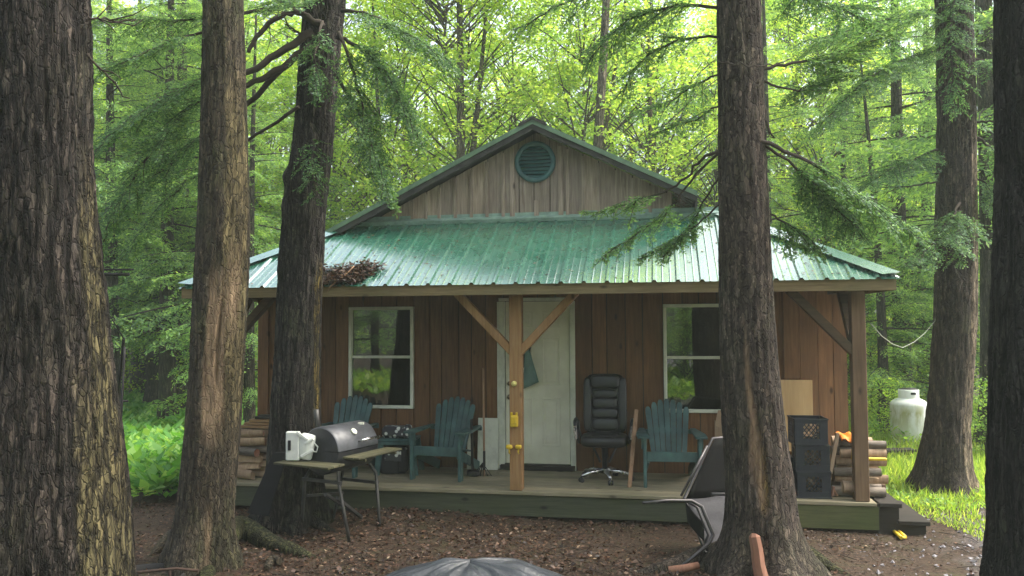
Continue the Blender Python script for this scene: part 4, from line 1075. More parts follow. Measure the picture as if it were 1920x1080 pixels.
# propane tank
pt = P(1706, 828, 15.6); pt[2] = float(gz(pt[0], pt[1]))
pt[2] -= .02; pt[2] -= .1; tk = empty('propane_tank', pt, 0, 'white upright propane tank stained with green algae', 'propane tank')
r = .335; mb = MB(); prf = [(.26, 0), (.26, .05), (r*.9, .07), (r, .14), (r, .84)]+[(r*cos(a), .84+.16*sin(a)) for a in np.linspace(.1, 1.5, 8)]
mb.lathe(prf, (0, 0, 0), 40); mb.build('tank_body', M['tank'], tk)
mb = MB(); mb.lathe([(.185, .97), (.185, 1.13), (.175, 1.14), (.165, 1.13), (.165, .97)], (0, 0, 0), 32); cl_ = mb.build('collar', M['tank'], tk)
mb = MB(); mb.box((.0, -.186, 1.07), (.09, .012, .04), bev=.01); mb.build('collar_slot', M['black'], cl_)
mb = MB(); mb.lathe([(.0, 1.17), (.12, 1.165), (.17, 1.145), (.17, 1.125)], (0, 0, 0), 24); mb.build('lid', M['steel'], tk)

# rope from post to right tree
mb = MB(); A0 = P(1632, 606, 8.5); B0 = P(1692, 652, 9.3); C0 = P(1753, 602, 10.3); D0 = P(1762, 540, 10.35); mb.off = A0
pts = [A0]+[A0*(1-t)+B0*t+np.array([0, 0, -.05*4*t*(1-t)]) for t in (.33, .66)]+[B0]+[B0*(1-t)+C0*t+np.array([0, 0, -.05*4*t*(1-t)]) for t in (.33, .66)]+[C0, D0]
mb.tube(pts, .0045, 6); tag(mb.build('rope', M['rope'], None, A0), 'pale rope looped between the right porch post and a tree', 'rope')
# birdhouse on the right tree
q = P(1728, 482, 10.1); mb = MB(); mb.box((0, 0, -.02), (.15, .16, .2), rot('Y', .5), .004); t = mb.build('birdhouse', M['dark_wood'], None, q)
tag(t, 'small dark birdhouse tilted on the side of the right tree', 'birdhouse')
mb = MB(); mb.box((.04, 0, .1), (.22, .22, .02), rot('Y', .75)); mb.build('roof', M['dark_wood'], t)
# low dark bench past the porch
q = P(1680, 853, 13.5); q[2] = float(gz(q[0], q[1])); t = empty('plank_bench', q, .1, 'low dark plank bench in the grass beyond the firewood', 'bench')
mb = MB(); mb.box((0, 0, .13), (.6, .26, .04)); mb.build('seat', M['dark_wood'], t)
for s in (-1, 1): mb = MB(); mb.box((s*.22, 0, .03), (.06, .2, .16)); mb.build('leg', M['dark_wood'], t)

# ------------------------------------------------------------------ tree builders
def hem_sprays(path, tw=.5, n=36, nl=.046, nw=.0145, sub=.033, nsp=.0145, droop=.25, t0=.12, wood=None, rad=None, side=1., seed=1):
    """needles (and twigs, into wood) along a branch path"""
    g = np.random.default_rng(seed)
    path = np.array(path, float); seg = np.linalg.norm(np.diff(path, axis=0), axis=1); cum = np.r_[0, np.cumsum(seg)]; Lp = cum[-1]
    at = lambda t: np.array([np.interp(t*Lp, cum, path[:, k]) for k in range(3)])
    SP, SD, SLn, SN = [], [], [], []
    for i in range(n):
        t = t0+(1-t0)*(i+g.random()*.7)/n; sg = 1 if i % 2 else -1
        p = at(min(t, .999)); d = norm(at(min(1, t+.03))-at(max(0, t-.03)))
        q = np.cross(d, [0, 0, 1.]); q = norm(q) if np.linalg.norm(q) > .05 else np.array([1., 0, 0])
        l = tw*(.35+.65*math.sin(min(1, (1.04-t)*1.6)*pi/2))*g.uniform(.6, 1.25)
        dd = norm(d*g.uniform(.5, 1.)+q*sg*side*g.uniform(.6, 1.1)+g.normal(size=3)*.15+np.array([0, 0, -droop]))
        m = 6; pts = [p]
        for k in range(m):
            dd = norm(dd+np.array([0, 0, -droop*.28])+g.normal(size=3)*.05); pts.append(pts[-1]+dd*l/m)
        pts = np.array(pts)
        if wood is not None: wood.tube(pts, list(np.linspace(.0045, .0015, m+1)), 3, cap=False)
        ns = max(3, int(l/sub)); ts = (np.arange(ns)+g.random(ns)*.5)/ns
        c2 = np.linspace(0, 1, m+1); pp = np.stack([np.interp(ts, c2, pts[:, k]) for k in range(3)], 1)
        tv = norm(np.stack([np.interp(np.minimum(1, ts+.1), c2, pts[:, k])-np.interp(np.maximum(0, ts-.1), c2, pts[:, k]) for k in range(3)], 1))
        qn = np.cross(tv, np.array([0, 0, 1.])); qn = norm(qn); nn = np.cross(qn, tv)
        s2 = np.where(np.arange(ns) % 2, 1., -1.)[:, None]
        d2 = norm(tv*.75+qn*s2*.9+g.normal(size=(ns, 3))*.16+np.array([0, 0, -.12]))
        l2 = (l*.34*(1.05-ts)+.03)*g.uniform(.6, 1.2, ns)
        SP += [pp, pts[:1]]; SD += [d2, norm(pts[-1:]-pts[:1])]; SLn += [l2, np.array([l*.97])]; SN += [norm(nn+g.normal(size=(ns, 3))*.25), nn[:1]]
    SP = np.concatenate(SP); SD = np.concatenate(SD); SLn = np.concatenate(SLn); SN = norm(np.concatenate(SN))
    cnt = np.maximum(3, (SLn/nsp).astype(int)); idx = np.repeat(np.arange(len(SP)), cnt)
    pos = np.concatenate([np.arange(c)/c for c in cnt]); N_ = len(idx)
    P0 = SP[idx]+SD[idx]*(SLn[idx]*pos)[:, None]
    q = norm(np.cross(SD[idx], SN[idx])); sg = np.where(g.random(N_) < .5, 1., -1.)[:, None]
    A = norm(SD[idx]*.55+q*sg+SN[idx]*g.normal(size=(N_, 1))*.3)
    return leaf_arrays(P0, A, norm(SN[idx]+g.normal(size=(N_, 3))*.35), nl*g.uniform(.6, 1.2, N_)*(1.1-.4*pos), nw)
def xform(V, R, s, t): return (V@np.array(R).T)*s+np.array(t)
def cone_trunk(H_, r, bend=.15, seed=0, n=10, m=14, flare=1.5):
    g = np.random.default_rng(seed); a = g.uniform(0, 6.28); ph = g.uniform(0, 6)
    pts, rr = [], []
    for k in range(m):
        t = k/(m-1)**1.0; z = -.3+(H_+.3)*t
        o = bend*(sin(t*3+ph)-sin(ph)); pts.append((o*cos(a), o*sin(a), z)); rr.append(r*(1-.85*t)*(1+(flare-1)*math.exp(-(z+.05)/.3) if z > -.2 else flare+.2))
    return pts, rr

# unit hemlock branch prototypes (1 m long), coarse for the wood, finer for the near crowns
def unit_branch(seed, nl, nw, sub, nsp, n, tw):
    g = np.random.default_rng(seed); x = np.linspace(0, 1, 7)
    path = np.stack([x, .06*np.sin(x*4+seed), .05*x-.2*x**2], 1)
    return hem_sprays(path, tw, n, nl, nw, sub, nsp, .3, .1, seed=seed)
UB = [unit_branch(s, .05, .016, .055, .026, 22, .36) for s in range(4)]
UBF = [unit_branch(s+9, .03, .008, .035, .017, 26, .38) for s in range(3)]
def hemlock_crown(H_, z0, Lmax, nb, seed, protos):
    g = np.random.default_rng(seed); out = []; wd = MB()
    for i in range(nb):
        t = (i+g.random())/nb; z = z0+(H_-z0)*t; a = g.uniform(0, 6.28)
        L = Lmax*((1-t)**.75*.9+.1)*g.uniform(.65, 1.15)
        if t < .12: L *= g.uniform(.5, 1)
        pit = g.uniform(-.25, .12)+.35*t
        Rm = rot('Z', a)@rot('Y', -pit)@rot('X', g.normal()*.2)
        out.append(xform(protos[g.integers(len(protos))], Rm, L, (0, 0, z)))
        x = np.linspace(0, .9, 5); pth = np.stack([x, 0*x, .05*x-.2*x**2], 1)
        wd.tube(xform(pth, Rm, L, (0, 0, z)), list(np.linspace(.012*L, .003*L, 5)), 4, cap=False)
    return np.concatenate(out), wd
def broad_crown(H_, z0, Rm, nc, nl, seed, size=.12, layer=.28):
    g = np.random.default_rng(seed); wd = MB(); out = []
    for i in range(nc):
        t = (i+g.random())/nc; z = z0+(H_-z0)*t
        r = Rm*(.25+.75*math.sin(pi*min(1, .18+t*.8)))*sqrt(g.random())*1.05; a = g.uniform(0, 6.28)
        c = np.array([r*cos(a), r*sin(a), z]); n = int(nl*g.uniform(.5, 1.4)); rc = g.uniform(.45, .95)
        q = g.normal(size=(n, 3))*np.array([rc*.5, rc*.5, rc*layer*.5])
        til = g.normal(size=2)*.25; q[:, 2] += q[:, 0]*til[0]+q[:, 1]*til[1]
        A = norm(g.normal(size=(n, 3))*np.array([1, 1, .35])+np.array([0, 0, -.25])); Nn = norm(g.normal(size=(n, 3))*.45+np.array([0, 0, 1]))
        L = size*g.uniform(.6, 1.25, n); out.append(leaf_arrays(c+q, A, Nn, L, L*.62, .12))
        zt = max(z0*.55, z-r*g.uniform(.5, 1.1)); m = np.array([c[0]*.5, c[1]*.5, (zt+z)/2+.1])
        wd.tube([(0, 0, zt), m, c, c+g.normal(size=3)*.3], [.01+.008*r, .009+.004*r, .006, .002], 4, cap=False)
    return np.concatenate(out), wd

# ------------------------------------------------------------------ the six big trunks, traced at their own distance
def big_trunk(rows, D, mat, label, cat='tree', seed=1, amp=.016, nt=104, nz=230, top=11.5, wound=None, lichen_lit=None, lobes=(5, .25, 0.), knob=None, groove=None, group=None, kind='hemlock_tree'):
    g = np.random.default_rng(seed); C = []; R = []
    for (py, l, r) in rows:
        p = P((l+r)/2, py, D); C.append(p); R.append((r-l)/2*D/F)
    C = np.array(C); R = np.array(R); o = np.argsort(C[:, 2]); C = C[o]; R = R[o]
    base = np.array([C[0, 0], C[0, 1], float(gz(C[0, 0], C[0, 1]))])
    dx = (C[-1]-C[-4])/(C[-1, 2]-C[-4, 2]); ex = C[-1]+dx*(top-C[-1, 2])*.6; ex[2] = top
    C = np.vstack([C, ex]); R = np.append(R, R[-1]*.25)
    zt = max(5.2, C[-2, 2]); zs = np.concatenate([np.linspace(base[2]-.15, 5.2, nz), np.linspace(5.4, top, 20)])
    def sm(a):
        v = np.interp(zs, C[:, 2], a); k = 9; pad = np.pad(v, k//2, 'edge'); return np.convolve(pad, np.ones(k)/k, 'valid')
    cx, cy, rr = sm(C[:, 0]), sm(C[:, 1]), sm(R)
    th = np.linspace(0, 2*pi, nt, endpoint=False); T, ZZ = np.meshgrid(th, zs); r = np.broadcast_to(rr[:, None], T.shape).copy()
    k = 7.5; sx = seed*13.7
    warp = (fbm(np.cos(T)*2+sx, np.sin(T)*2, ZZ*1.3)-.5)*1.6
    rid = 1-np.abs(2*fbm(np.cos(T+warp*.25)*k*R.mean()*5+sx, np.sin(T+warp*.25)*k*R.mean()*5, ZZ*2.6+warp, 2)-1)
    fine = fbm(np.cos(T)*22*R.mean()*4+sx, np.sin(T)*22*R.mean()*4, ZZ*9, 2)
    big = fbm(np.cos(T)*1.3+sx, np.sin(T)*1.3, ZZ*1.1)
    hz = np.exp(-np.maximum(ZZ-base[2], 0)/.33)
    nl, la, ph = lobes
    lob = .5+.5*np.cos(nl*T+ph+.6*np.sin(2*T+seed))
    r = r*(1+la*hz*(lob-.5)*2*.6)
    w = wound(T, ZZ) if wound else np.zeros_like(T); w = np.clip(w, 0, 1)
    li = lichen_lit(T, ZZ) if lichen_lit else np.zeros_like(T)
    d = amp*(rid-.75)*2.2+amp*.55*(fine-.5)+.05*(big-.5)*R.mean()*3
    r = r+d*(1-.75*w)-.022*w
    if groove: r = r-groove[4]*np.exp(-((sc(T-groove[0]-.12*np.sin(ZZ*3)))/groove[1])**2)*np.clip((ZZ-groove[2])/.2, 0, 1)*np.clip((groove[3]-ZZ)/.3, 0, 1)
    if knob:
        for (kt, kz, ka, ks) in knob: r = r+ka*np.exp(-((np.angle(np.exp(1j*(T-kt))))/.5)**2-((ZZ-kz)/ks)**2)
    V = np.stack([cx[:, None]+r*np.cos(T), cy[:, None]+r*np.sin(T), ZZ], -1)-base
    n0 = len(zs); ii = np.arange(n0*nt).reshape(n0, nt); jj = np.roll(ii, -1, 1)
    Q = np.stack([ii[:-1], jj[:-1], jj[1:], ii[1:]], -1).reshape(-1, 4)
    t = empty(kind, base, 0, label, cat, group)
    link('trunk', raw_mesh('trunk', V.reshape(-1, 3), Q, True, {'wound': w, 'lichen_lit': np.clip(li, 0, 1)}), mat, t)
    t['_'] = 0; del t['_']
    return t, base
sc = lambda a: np.angle(np.exp(1j*a))
def patch(tc, tw, z0, z1, soft=.25, seed=0, wob=.2):
    def f(T, Z):
        n = (fbm(np.cos(T)*4+seed, np.sin(T)*4, Z*3)-.5)*2
        a = np.clip((tw-np.abs(sc(T-tc)+wob*n))/.12, 0, 1); b = np.clip((Z-z0+n*.15)/soft, 0, 1)*np.clip((z1-Z+n*.15)/soft, 0, 1); return a*b
    return f
mx = lambda *fs: (lambda T, Z: np.maximum.reduce([f(T, Z) for f in fs]))
H2 = -pi/2
T1, B1 = big_trunk([(-300, -16, 158), (0, -12, 161), (300, -10, 166), (500, -12, 182), (700, -22, 200), (850, -34, 216), (1000, -52, 229), (1080, -62, 236), (1200, -85, 262), (1290, -120, 300)], 5.,
    M['bark_one'], 'biggest dark furrowed tree trunk at the left edge with an olive lichened stripe', seed=1, amp=.026, nt=150, nz=330,
    lichen_lit=mx(patch(H2+1.5, .42, -.8, 3.0, .7, 3, .12), patch(H2+1.15, .35, -.9, 1.7, .6, 8, .15), patch(H2-.55, .24, -.9, 1.0, .3, 5, .15)), lobes=(4, .15, 1.))
T2, B2 = big_trunk([(-300, 382, 455), (0, 381, 453), (200, 380, 460), (400, 374, 467), (500, 368, 465), (600, 362, 461), (700, 358, 454), (800, 350, 449), (900, 340, 440), (960, 332, 437), (1010, 318, 441), (1050, 300, 452)], 7.3,
    M['bark_two'], 'mossy brown trunk with a long strip of bared wood, second from the left edge', seed=2, amp=.014,
    wound=mx(patch(H2+.25, .42, .75, 2.35, .3, 2, .22), patch(H2+.45, .16, -.35, .3, .3, 6, .25), patch(H2+.9, .3, 1.6, 2.6, .5, 8, .3)), lichen_lit=patch(H2+.95, .65, .6, 4.2, .8, 4, .3), lobes=(4, .3, .5), groove=(H2+.45, .07, 1.2, 2.2, .05))
T3, B3 = big_trunk([(-200, 578, 650), (0, 572, 645), (100, 562, 635), (200, 556, 628), (290, 548, 621), (340, 540, 614), (400, 532, 609), (500, 523, 604), (600, 518, 600), (700, 513, 600), (800, 508, 600), (880, 500, 603), (940, 488, 608), (975, 468, 616)], 8.72,
    M['bark_dark'], 'dark furrowed trunk in front of the left end of the porch, behind the grill', seed=3, amp=.018, lichen_lit=patch(H2+1.25, .3, .4, 2.6, .3, 4, .2), lobes=(6, .3, 0.), knob=[(pi+.2, 3.42, .05, .09), (pi, 3.1, .03, .1)])
T4, B4 = big_trunk([(-300, 1340, 1415), (0, 1345, 1423), (150, 1347, 1428), (300, 1347, 1434), (450, 1350, 1441), (600, 1352, 1450), (700, 1353, 1458), (800, 1358, 1470), (900, 1364, 1484), (980, 1362, 1496), (1030, 1350, 1510), (1075, 1318, 1545)], 6.9,
    M['bark_four'], 'big trunk right of centre with bared orange wood, a lounge chair leaning on it', seed=4, amp=.012,
    wound=mx(patch(H2-.33, .17, .45, 1.7, .3, 3, .16), patch(H2-.2, .16, .3, 1.0, .2, 3, .14), patch(H2-.42, .08, 1.1, 1.9, .3, 7, .25)), lichen_lit=mx(patch(H2-.1, .12, .3, .85, .2, 4, .25), patch(H2-.2, .07, .6, 1.2, .2, 1, .3)), lobes=(5, .3, .2))
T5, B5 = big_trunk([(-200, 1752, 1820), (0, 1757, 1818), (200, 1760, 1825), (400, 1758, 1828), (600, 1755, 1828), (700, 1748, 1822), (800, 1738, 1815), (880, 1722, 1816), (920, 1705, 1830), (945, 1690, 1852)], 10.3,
    M['bark_five'], 'straight grey brown trunk in the grass right of the propane tank', seed=5, amp=.016, lichen_lit=patch(H2+1.0, .75, -.8, 4.5, .5, 2, .2), lobes=(5, .3, 1.))  # mask paints the light falling on the right half into the bark
T6, B6 = big_trunk([(-300, 1882, 2062), (0, 1880, 2060), (300, 1878, 2060), (600, 1871, 2060), (800, 1866, 2064), (1000, 1862, 2072), (1290, 1830, 2110)], 5.,
    M['bark_black'], 'near black trunk cut off by the right edge', seed=6, amp=.02, nt=130, nz=300, lobes=(4, .2, 0.))

# surface roots
def root(t, base, pts, rad, m=None):
    mb = MB(off=base); P_ = [np.array([*p[:2], 0]) for p in pts]; V = []
    xs = np.linspace(0, len(pts)-1, len(pts)*5); A_ = np.array(pts); rr = np.interp(xs, range(len(pts)), rad)
    C = np.stack([np.interp(xs, range(len(pts)), A_[:, k]) for k in range(3)], 1)
    C[:, 2] += .02*np.array([vn(x*1.7, base[0], 0) for x in xs])-.01; rr = rr*(1+.25*(np.array([float(vn(x*2.1, 5, base[0])) for x in xs])-.5))
    mb.tube(C, rr, 12); mb.build('root', m or M['root'], t)
def gp(px, py, h=0.): p = G(px, py); return p+np.array([0, 0, h])
root(T2, B2, [B2+np.array([.1, -.05, .18]), gp(450, 1000, .07), gp(500, 1025, .05), gp(545, 1038, .03), gp(590, 1046, -.03)], [.16, .12, .1, .075, .05])
root(T2, B2, [B2+np.array([.02, -.1, .2]), gp(388, 1045, .05), gp(388, 1075, .0), gp(385, 1110, -.05)], [.14, .1, .085, .05])
root(T2, B2, [B2+np.array([-.1, -.02, .2]), gp(325, 1012, .04), gp(295, 1035, -.0), gp(265, 1050, -.05)], [.12, .08, .05, .03], M['bark_two'])
root(T2, B2, [gp(525, 1062, .05), gp(510, 1055, .03), gp(500, 1072, .02)], [.03, .04, .03], M['bark_two'])
root(T4, B4, [B4+np.array([-.15, -.1, .22]), gp(1330, 1050, .05), gp(1275, 1062, .02), gp(1220, 1073, .0), gp(1170, 1080, -.05)], [.15, .1, .075, .055, .03], M['bark_four'])
root(T4, B4, [B4+np.array([.15, -.05, .22]), gp(1500, 1045, .05), gp(1540, 1062, .02), gp(1600, 1080, -.05)], [.15, .1, .07, .04], M['root'])
root(T4, B4, [B4+np.array([-.02, -.15, .15]), gp(1385, 1062, .05), gp(1370, 1100, -.02)], [.1, .08, .05], M['root'])
root(T3, B3, [B3+np.array([-.1, -.1, .2]), gp(500, 965, .03), gp(470, 985, -.02), gp(440, 995, -.05)], [.12, .08, .05, .03], M['bark_dark'])
root(T3, B3, [B3+np.array([.1, -.1, .15]), gp(600, 990, .02), gp(640, 1000, -.05)], [.1, .06, .03], M['bark_dark'])
root(T5, B5, [B5+np.array([.1, 0, .2]), gp(1835, 925, .02), gp(1870, 940, -.05)], [.15, .08, .04], M['bark_five'])

# traced branches with needles
bseed = [100]
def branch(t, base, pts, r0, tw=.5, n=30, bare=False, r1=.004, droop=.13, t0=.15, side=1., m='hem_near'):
    if m == 'hem_near' and not bare: n = int(n*1.1)
    bseed[0] += 1; g = np.random.default_rng(bseed[0])
    A_ = np.array([P(*p) for p in pts]); xs = np.linspace(0, len(A_)-1, len(A_)*4)
    C = np.stack([np.interp(xs, range(len(A_)), A_[:, k]) for k in range(3)], 1)
    if len(C) > 6:
        K = np.pad(C, ((2, 2), (0, 0)), 'edge'); C2 = sum(K[i:i+len(C)] for i in range(5))/5; C2[0] = C[0]; C = C2
    C[1:] += g.normal(size=(len(C)-1, 3))*.008
    wd = MB(off=base); wd.tube(C, list(np.linspace(r0, r1, len(C))), 7)
    V = hem_sprays(C, tw, n, droop=droop, t0=t0, wood=wd, side=side, seed=bseed[0]) if not bare else None
    if bare:
        for k in range(n):
            t_ = g.uniform(.2, 1); i = int(t_*(len(C)-2)); d = norm(C[i+1]-C[i]); q = norm(np.cross(d, [0, 0, 1])+g.normal(size=3)*.6)
            e = C[i]+(d*.8+q*g.choice([-1, 1]))*tw*g.uniform(.3, 1); wd.tube([C[i], (C[i]+e)/2+g.normal(size=3)*.02, e], [.005, .004, .002], 4, cap=False)
    b = wd.build('branch', M['twig'], t, fix=False)
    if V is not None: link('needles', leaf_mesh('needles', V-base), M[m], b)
# third trunk: thick limbs running left behind the second trunk
branch(T3, B3, [(585, 60, 8.4), (530, 95, 8.3), (465, 142, 8.2), (380, 148, 8.1), (300, 185, 8.), (215, 240, 7.8), (165, 300, 7.7)], .045, .55, 40, t0=.4)
branch(T3, B3, [(585, 85, 8.4), (520, 130, 8.3), (465, 162, 8.25), (375, 180, 8.2), (310, 250, 8.1), (255, 320, 8.), (195, 440, 7.9)], .04, .6, 44, t0=.4)
branch(T3, B3, [(605, 50, 8.4), (570, 25, 8.3), (545, 20, 8.3), (490, 50, 8.25), (462, 105, 8.2)], .04, .3, 14, bare=True, r1=.02)
branch(T3, B3, [(585, 70, 8.4), (555, 60, 8.3), (530, 45, 8.3)], .02, .3, 5, bare=True)
branch(T3, B3, [(560, 100, 8.4), (470, 190, 8.6), (380, 255, 8.6), (290, 330, 8.4), (245, 360, 8.3), (180, 480, 8.2)], .035, .55, 40, t0=.35)
branch(T3, B3, [(560, 200, 8.5), (470, 260, 8.8), (370, 330, 8.9), (300, 380, 8.8), (220, 500, 8.7)], .02, .5, 36, t0=.4)
branch(T3, B3, [(570, 10, 8.5), (480, 20, 8.6), (330, 40, 8.4), (240, 36, 8.2), (170, 40, 8.)], .025, .5, 30, t0=.3)
branch(T3, B3, [(630, 70, 8.4), (690, 95, 8.3), (745, 170, 8.2), (790, 270, 8.2)], .022, .55, 40)
branch(T3, B3, [(628, 140, 8.4), (670, 200, 8.3), (705, 290, 8.2), (735, 390, 8.2)], .02, .5, 36)
branch(T3, B3, [(640, 20, 8.4), (710, 30, 8.2), (790, 80, 8.1), (860, 130, 8.)], .022, .5, 34)
branch(T3, B3, [(635, 60, 8.4), (660, 120, 8.2), (690, 230, 8.), (700, 330, 8.)], .02, .45, 30)
branch(T3, B3, [(605, 40, 8.3), (592, 90, 8.), (590, 140, 7.9), (596, 190, 7.85)], .015, .32, 22)
branch(T3, B3, [(590, 250, 8.3), (585, 290, 8.05), (588, 340, 7.95), (592, 380, 7.95)], .012, .28, 18)
branch(T3, B3, [(620, -20, 8.4), (560, -10, 7.9), (500, 10, 7.5)], .02, .45, 24)
# second trunk
branch(T2, B2, [(385, 60, 7.3), (330, 70, 7.1), (250, 110, 6.9), (190, 130, 6.8)], .014, .4, 20)
# first trunk: dead twigs and a little spray
branch(T1, B1, [(160, 100, 5.), (200, 140, 5.1), (245, 190, 5.2)], .008, .15, 5, bare=True)
branch(T1, B1, [(160, 30, 5.), (210, 38, 5.1), (260, 40, 5.2)], .008, .2, 5, bare=True)
# fourth trunk, left over the roof
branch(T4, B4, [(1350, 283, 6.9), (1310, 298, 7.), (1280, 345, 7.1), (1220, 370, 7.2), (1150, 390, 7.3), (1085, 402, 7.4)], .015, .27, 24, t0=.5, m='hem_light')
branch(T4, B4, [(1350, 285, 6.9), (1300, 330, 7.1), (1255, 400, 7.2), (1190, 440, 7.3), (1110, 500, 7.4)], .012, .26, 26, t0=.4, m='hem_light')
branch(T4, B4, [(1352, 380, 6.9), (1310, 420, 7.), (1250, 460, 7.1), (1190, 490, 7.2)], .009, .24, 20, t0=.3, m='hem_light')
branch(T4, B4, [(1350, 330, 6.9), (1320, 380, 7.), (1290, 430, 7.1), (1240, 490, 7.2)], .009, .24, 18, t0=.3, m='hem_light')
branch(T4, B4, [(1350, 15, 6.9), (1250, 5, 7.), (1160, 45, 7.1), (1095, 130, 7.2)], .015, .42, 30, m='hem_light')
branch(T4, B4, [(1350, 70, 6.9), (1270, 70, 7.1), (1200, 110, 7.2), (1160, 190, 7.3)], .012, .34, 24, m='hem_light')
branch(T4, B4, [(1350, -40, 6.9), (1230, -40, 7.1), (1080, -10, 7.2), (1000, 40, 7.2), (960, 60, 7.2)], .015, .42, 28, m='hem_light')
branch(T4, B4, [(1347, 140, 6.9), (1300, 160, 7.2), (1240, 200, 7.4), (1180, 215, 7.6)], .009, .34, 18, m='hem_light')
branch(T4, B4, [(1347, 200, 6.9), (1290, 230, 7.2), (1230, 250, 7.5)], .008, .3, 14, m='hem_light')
# fourth trunk, right
branch(T4, B4, [(1415, 262, 6.75), (1480, 285, 6.8), (1560, 330, 6.9), (1640, 385, 7.), (1730, 450, 7.1)], .02, .5, 44, t0=.3, droop=.3)
branch(T4, B4, [(1430, 270, 6.8), (1490, 310, 6.9), (1560, 380, 7.), (1610, 440, 7.1)], .014, .45, 36, t0=.3, droop=.3)
branch(T4, B4, [(1432, 200, 6.9), (1440, 245, 6.8), (1452, 262, 6.8)], .018, .1, 3, bare=True)
branch(T4, B4, [(1425, 130, 6.9), (1500, 115, 7.), (1590, 98, 7.1), (1680, 50, 7.2)], .016, .5, 32, t0=.3)
branch(T4, B4, [(1345, 115, 6.7), (1390, 122, 6.6), (1440, 125, 6.65), (1490, 110, 6.8)], .008, .1, 3, bare=True)
branch(T4, B4, [(1430, 150, 6.9), (1500, 175, 7.), (1580, 130, 7.2)], .012, .45, 20, t0=.35)
branch(T4, B4, [(1430, -20, 6.9), (1520, 0, 7.2), (1610, 30, 7.4), (1690, 90, 7.5)], .016, .5, 34)
branch(T4, B4, [(1440, 400, 6.9), (1490, 425, 7.), (1540, 470, 7.2)], .01, .35, 20, t0=.2, droop=.4)
# fifth trunk
branch(T5, B5, [(1762, 95, 10.3), (1690, 110, 10.), (1610, 160, 9.8), (1530, 240, 9.6)], .022, .65, 44, t0=.1)
branch(T5, B5, [(1762, 20, 10.3), (1680, 30, 10.), (1580, 60, 9.7), (1500, 80, 9.5)], .022, .65, 44, t0=.1)
branch(T5, B5, [(1758, 280, 10.3), (1690, 305, 10.), (1620, 350, 9.8)], .018, .55, 34, t0=.1)
branch(T5, B5, [(1760, 340, 10.3), (1700, 350, 10.1), (1640, 352, 10.)], .012, .3, 12, bare=True)
branch(T5, B5, [(1795, -20, 10.1), (1780, 60, 9.7), (1785, 140, 9.5), (1790, 215, 9.5)], .02, .5, 40, t0=.05)
branch(T5, B5, [(1800, 380, 10.), (1770, 430, 9.7), (1740, 470, 9.6), (1690, 500, 9.5)], .016, .5, 34, t0=.1)
branch(T5, B5, [(1800, 395, 10.), (1790, 440, 9.7), (1800, 500, 9.6)], .014, .35, 22, t0=.1)
branch(T5, B5, [(1822, 230, 10.3), (1860, 228, 10.2), (1900, 225, 10.1)], .02, .3, 6, bare=True)
branch(T5, B5, [(1824, 250, 10.3), (1870, 285, 10.2), (1910, 320, 10.1)], .018, .5, 14, t0=.3)
branch(T5, B5, [(1825, 110, 10.3), (1870, 120, 10.), (1930, 150, 9.8)], .018, .6, 28)
branch(T5, B5, [(1828, 330, 10.3), (1860, 350, 10.1), (1890, 400, 10.)], .014, .5, 24)
branch(T5, B5, [(1790, 500, 9.95), (1805, 530, 9.7), (1795, 560, 9.65)], .008, .2, 5, bare=True)

# crowns above the frame for the near trunks (they shade the yard)
CV = []
for s in (0, 1):
    V, wd = hemlock_crown(7.5, 0., 2.1, 46, 40+s, UBF); CV.append(leaf_mesh('crown', V)); CV[-1].materials.append(M['hem'])
for k, (t, b) in enumerate(((T1, B1), (T2, B2), (T3, B3), (T4, B4), (T5, B5), (T6, B6))):
    o = link('crown', CV[k % 2], None, t, (0, 0, 6.2-b[2])); o.rotation_euler = (0, 0, k*1.3)
    if k in (0, 5): o.location.z += .4

# ------------------------------------------------------------------ the wood behind
def proto_tree(name, kind, seed, H_, r, z0, Lm, nb, bend, bark_, leafm, nl=100, size=.12):
    t = empty(name, (0, 0, -50))
    pts, rr = cone_trunk(H_, r, bend, seed)
    mb = MB(); mb.tube(pts, rr, 10); tr = mb.build('trunk', M[bark_], t, fix=False)
    if kind == 'h': V, wd = hemlock_crown(H_, z0, Lm, nb, seed, UB)
    else: V, wd = broad_crown(H_, z0, Lm, nb, nl, seed, size)
    wd.build('limbs', M[bark_], t, fix=False)
    link('crown', leaf_mesh('crown', V), M[leafm], t)
    return t
HP = [proto_tree('hemlock_tree', 'h', 51+k, (13., 11, 14.5)[k], (.2, .16, .24)[k], (2.2, 1.4, 3.4)[k], (2.9, 2.5, 3.1)[k], (74, 66, 70)[k], .15, 'bark_far', 'hem') for k in range(3)]
BP = [proto_tree('beech_tree', 'b', 61+k, (14.5, 13, 15.5, 11)[k], (.15, .12, .19, .09)[k], (3.2, 2.6, 4.2, 2.)[k], (3.6, 3.2, 3.8, 2.7)[k], (160, 145, 160, 120)[k], (.5, .7, .4, .6)[k], 'bark_pale', ('beech', 'beech', 'maple', 'maple')[k], (130, 125, 125, 110)[k], (.13, .12, .13, .12)[k]) for k in range(4)]
SP_ = [proto_tree('sapling', 'b', 71+k, (2.4, 3.4)[k], (.02, .03)[k], (.25, .4)[k], (.95, 1.2)[k], (34, 46)[k], .15, 'bark_far', ('maple', 'beech')[k], 80, .1) for k in range(2)]
BP.append(proto_tree('beech_tree', 'b', 91, 19., .17, 11.5, 3.0, 120, .5, 'bark_pale', 'beech', 130, .13))
used = {}
g = np.random.default_rng(77)
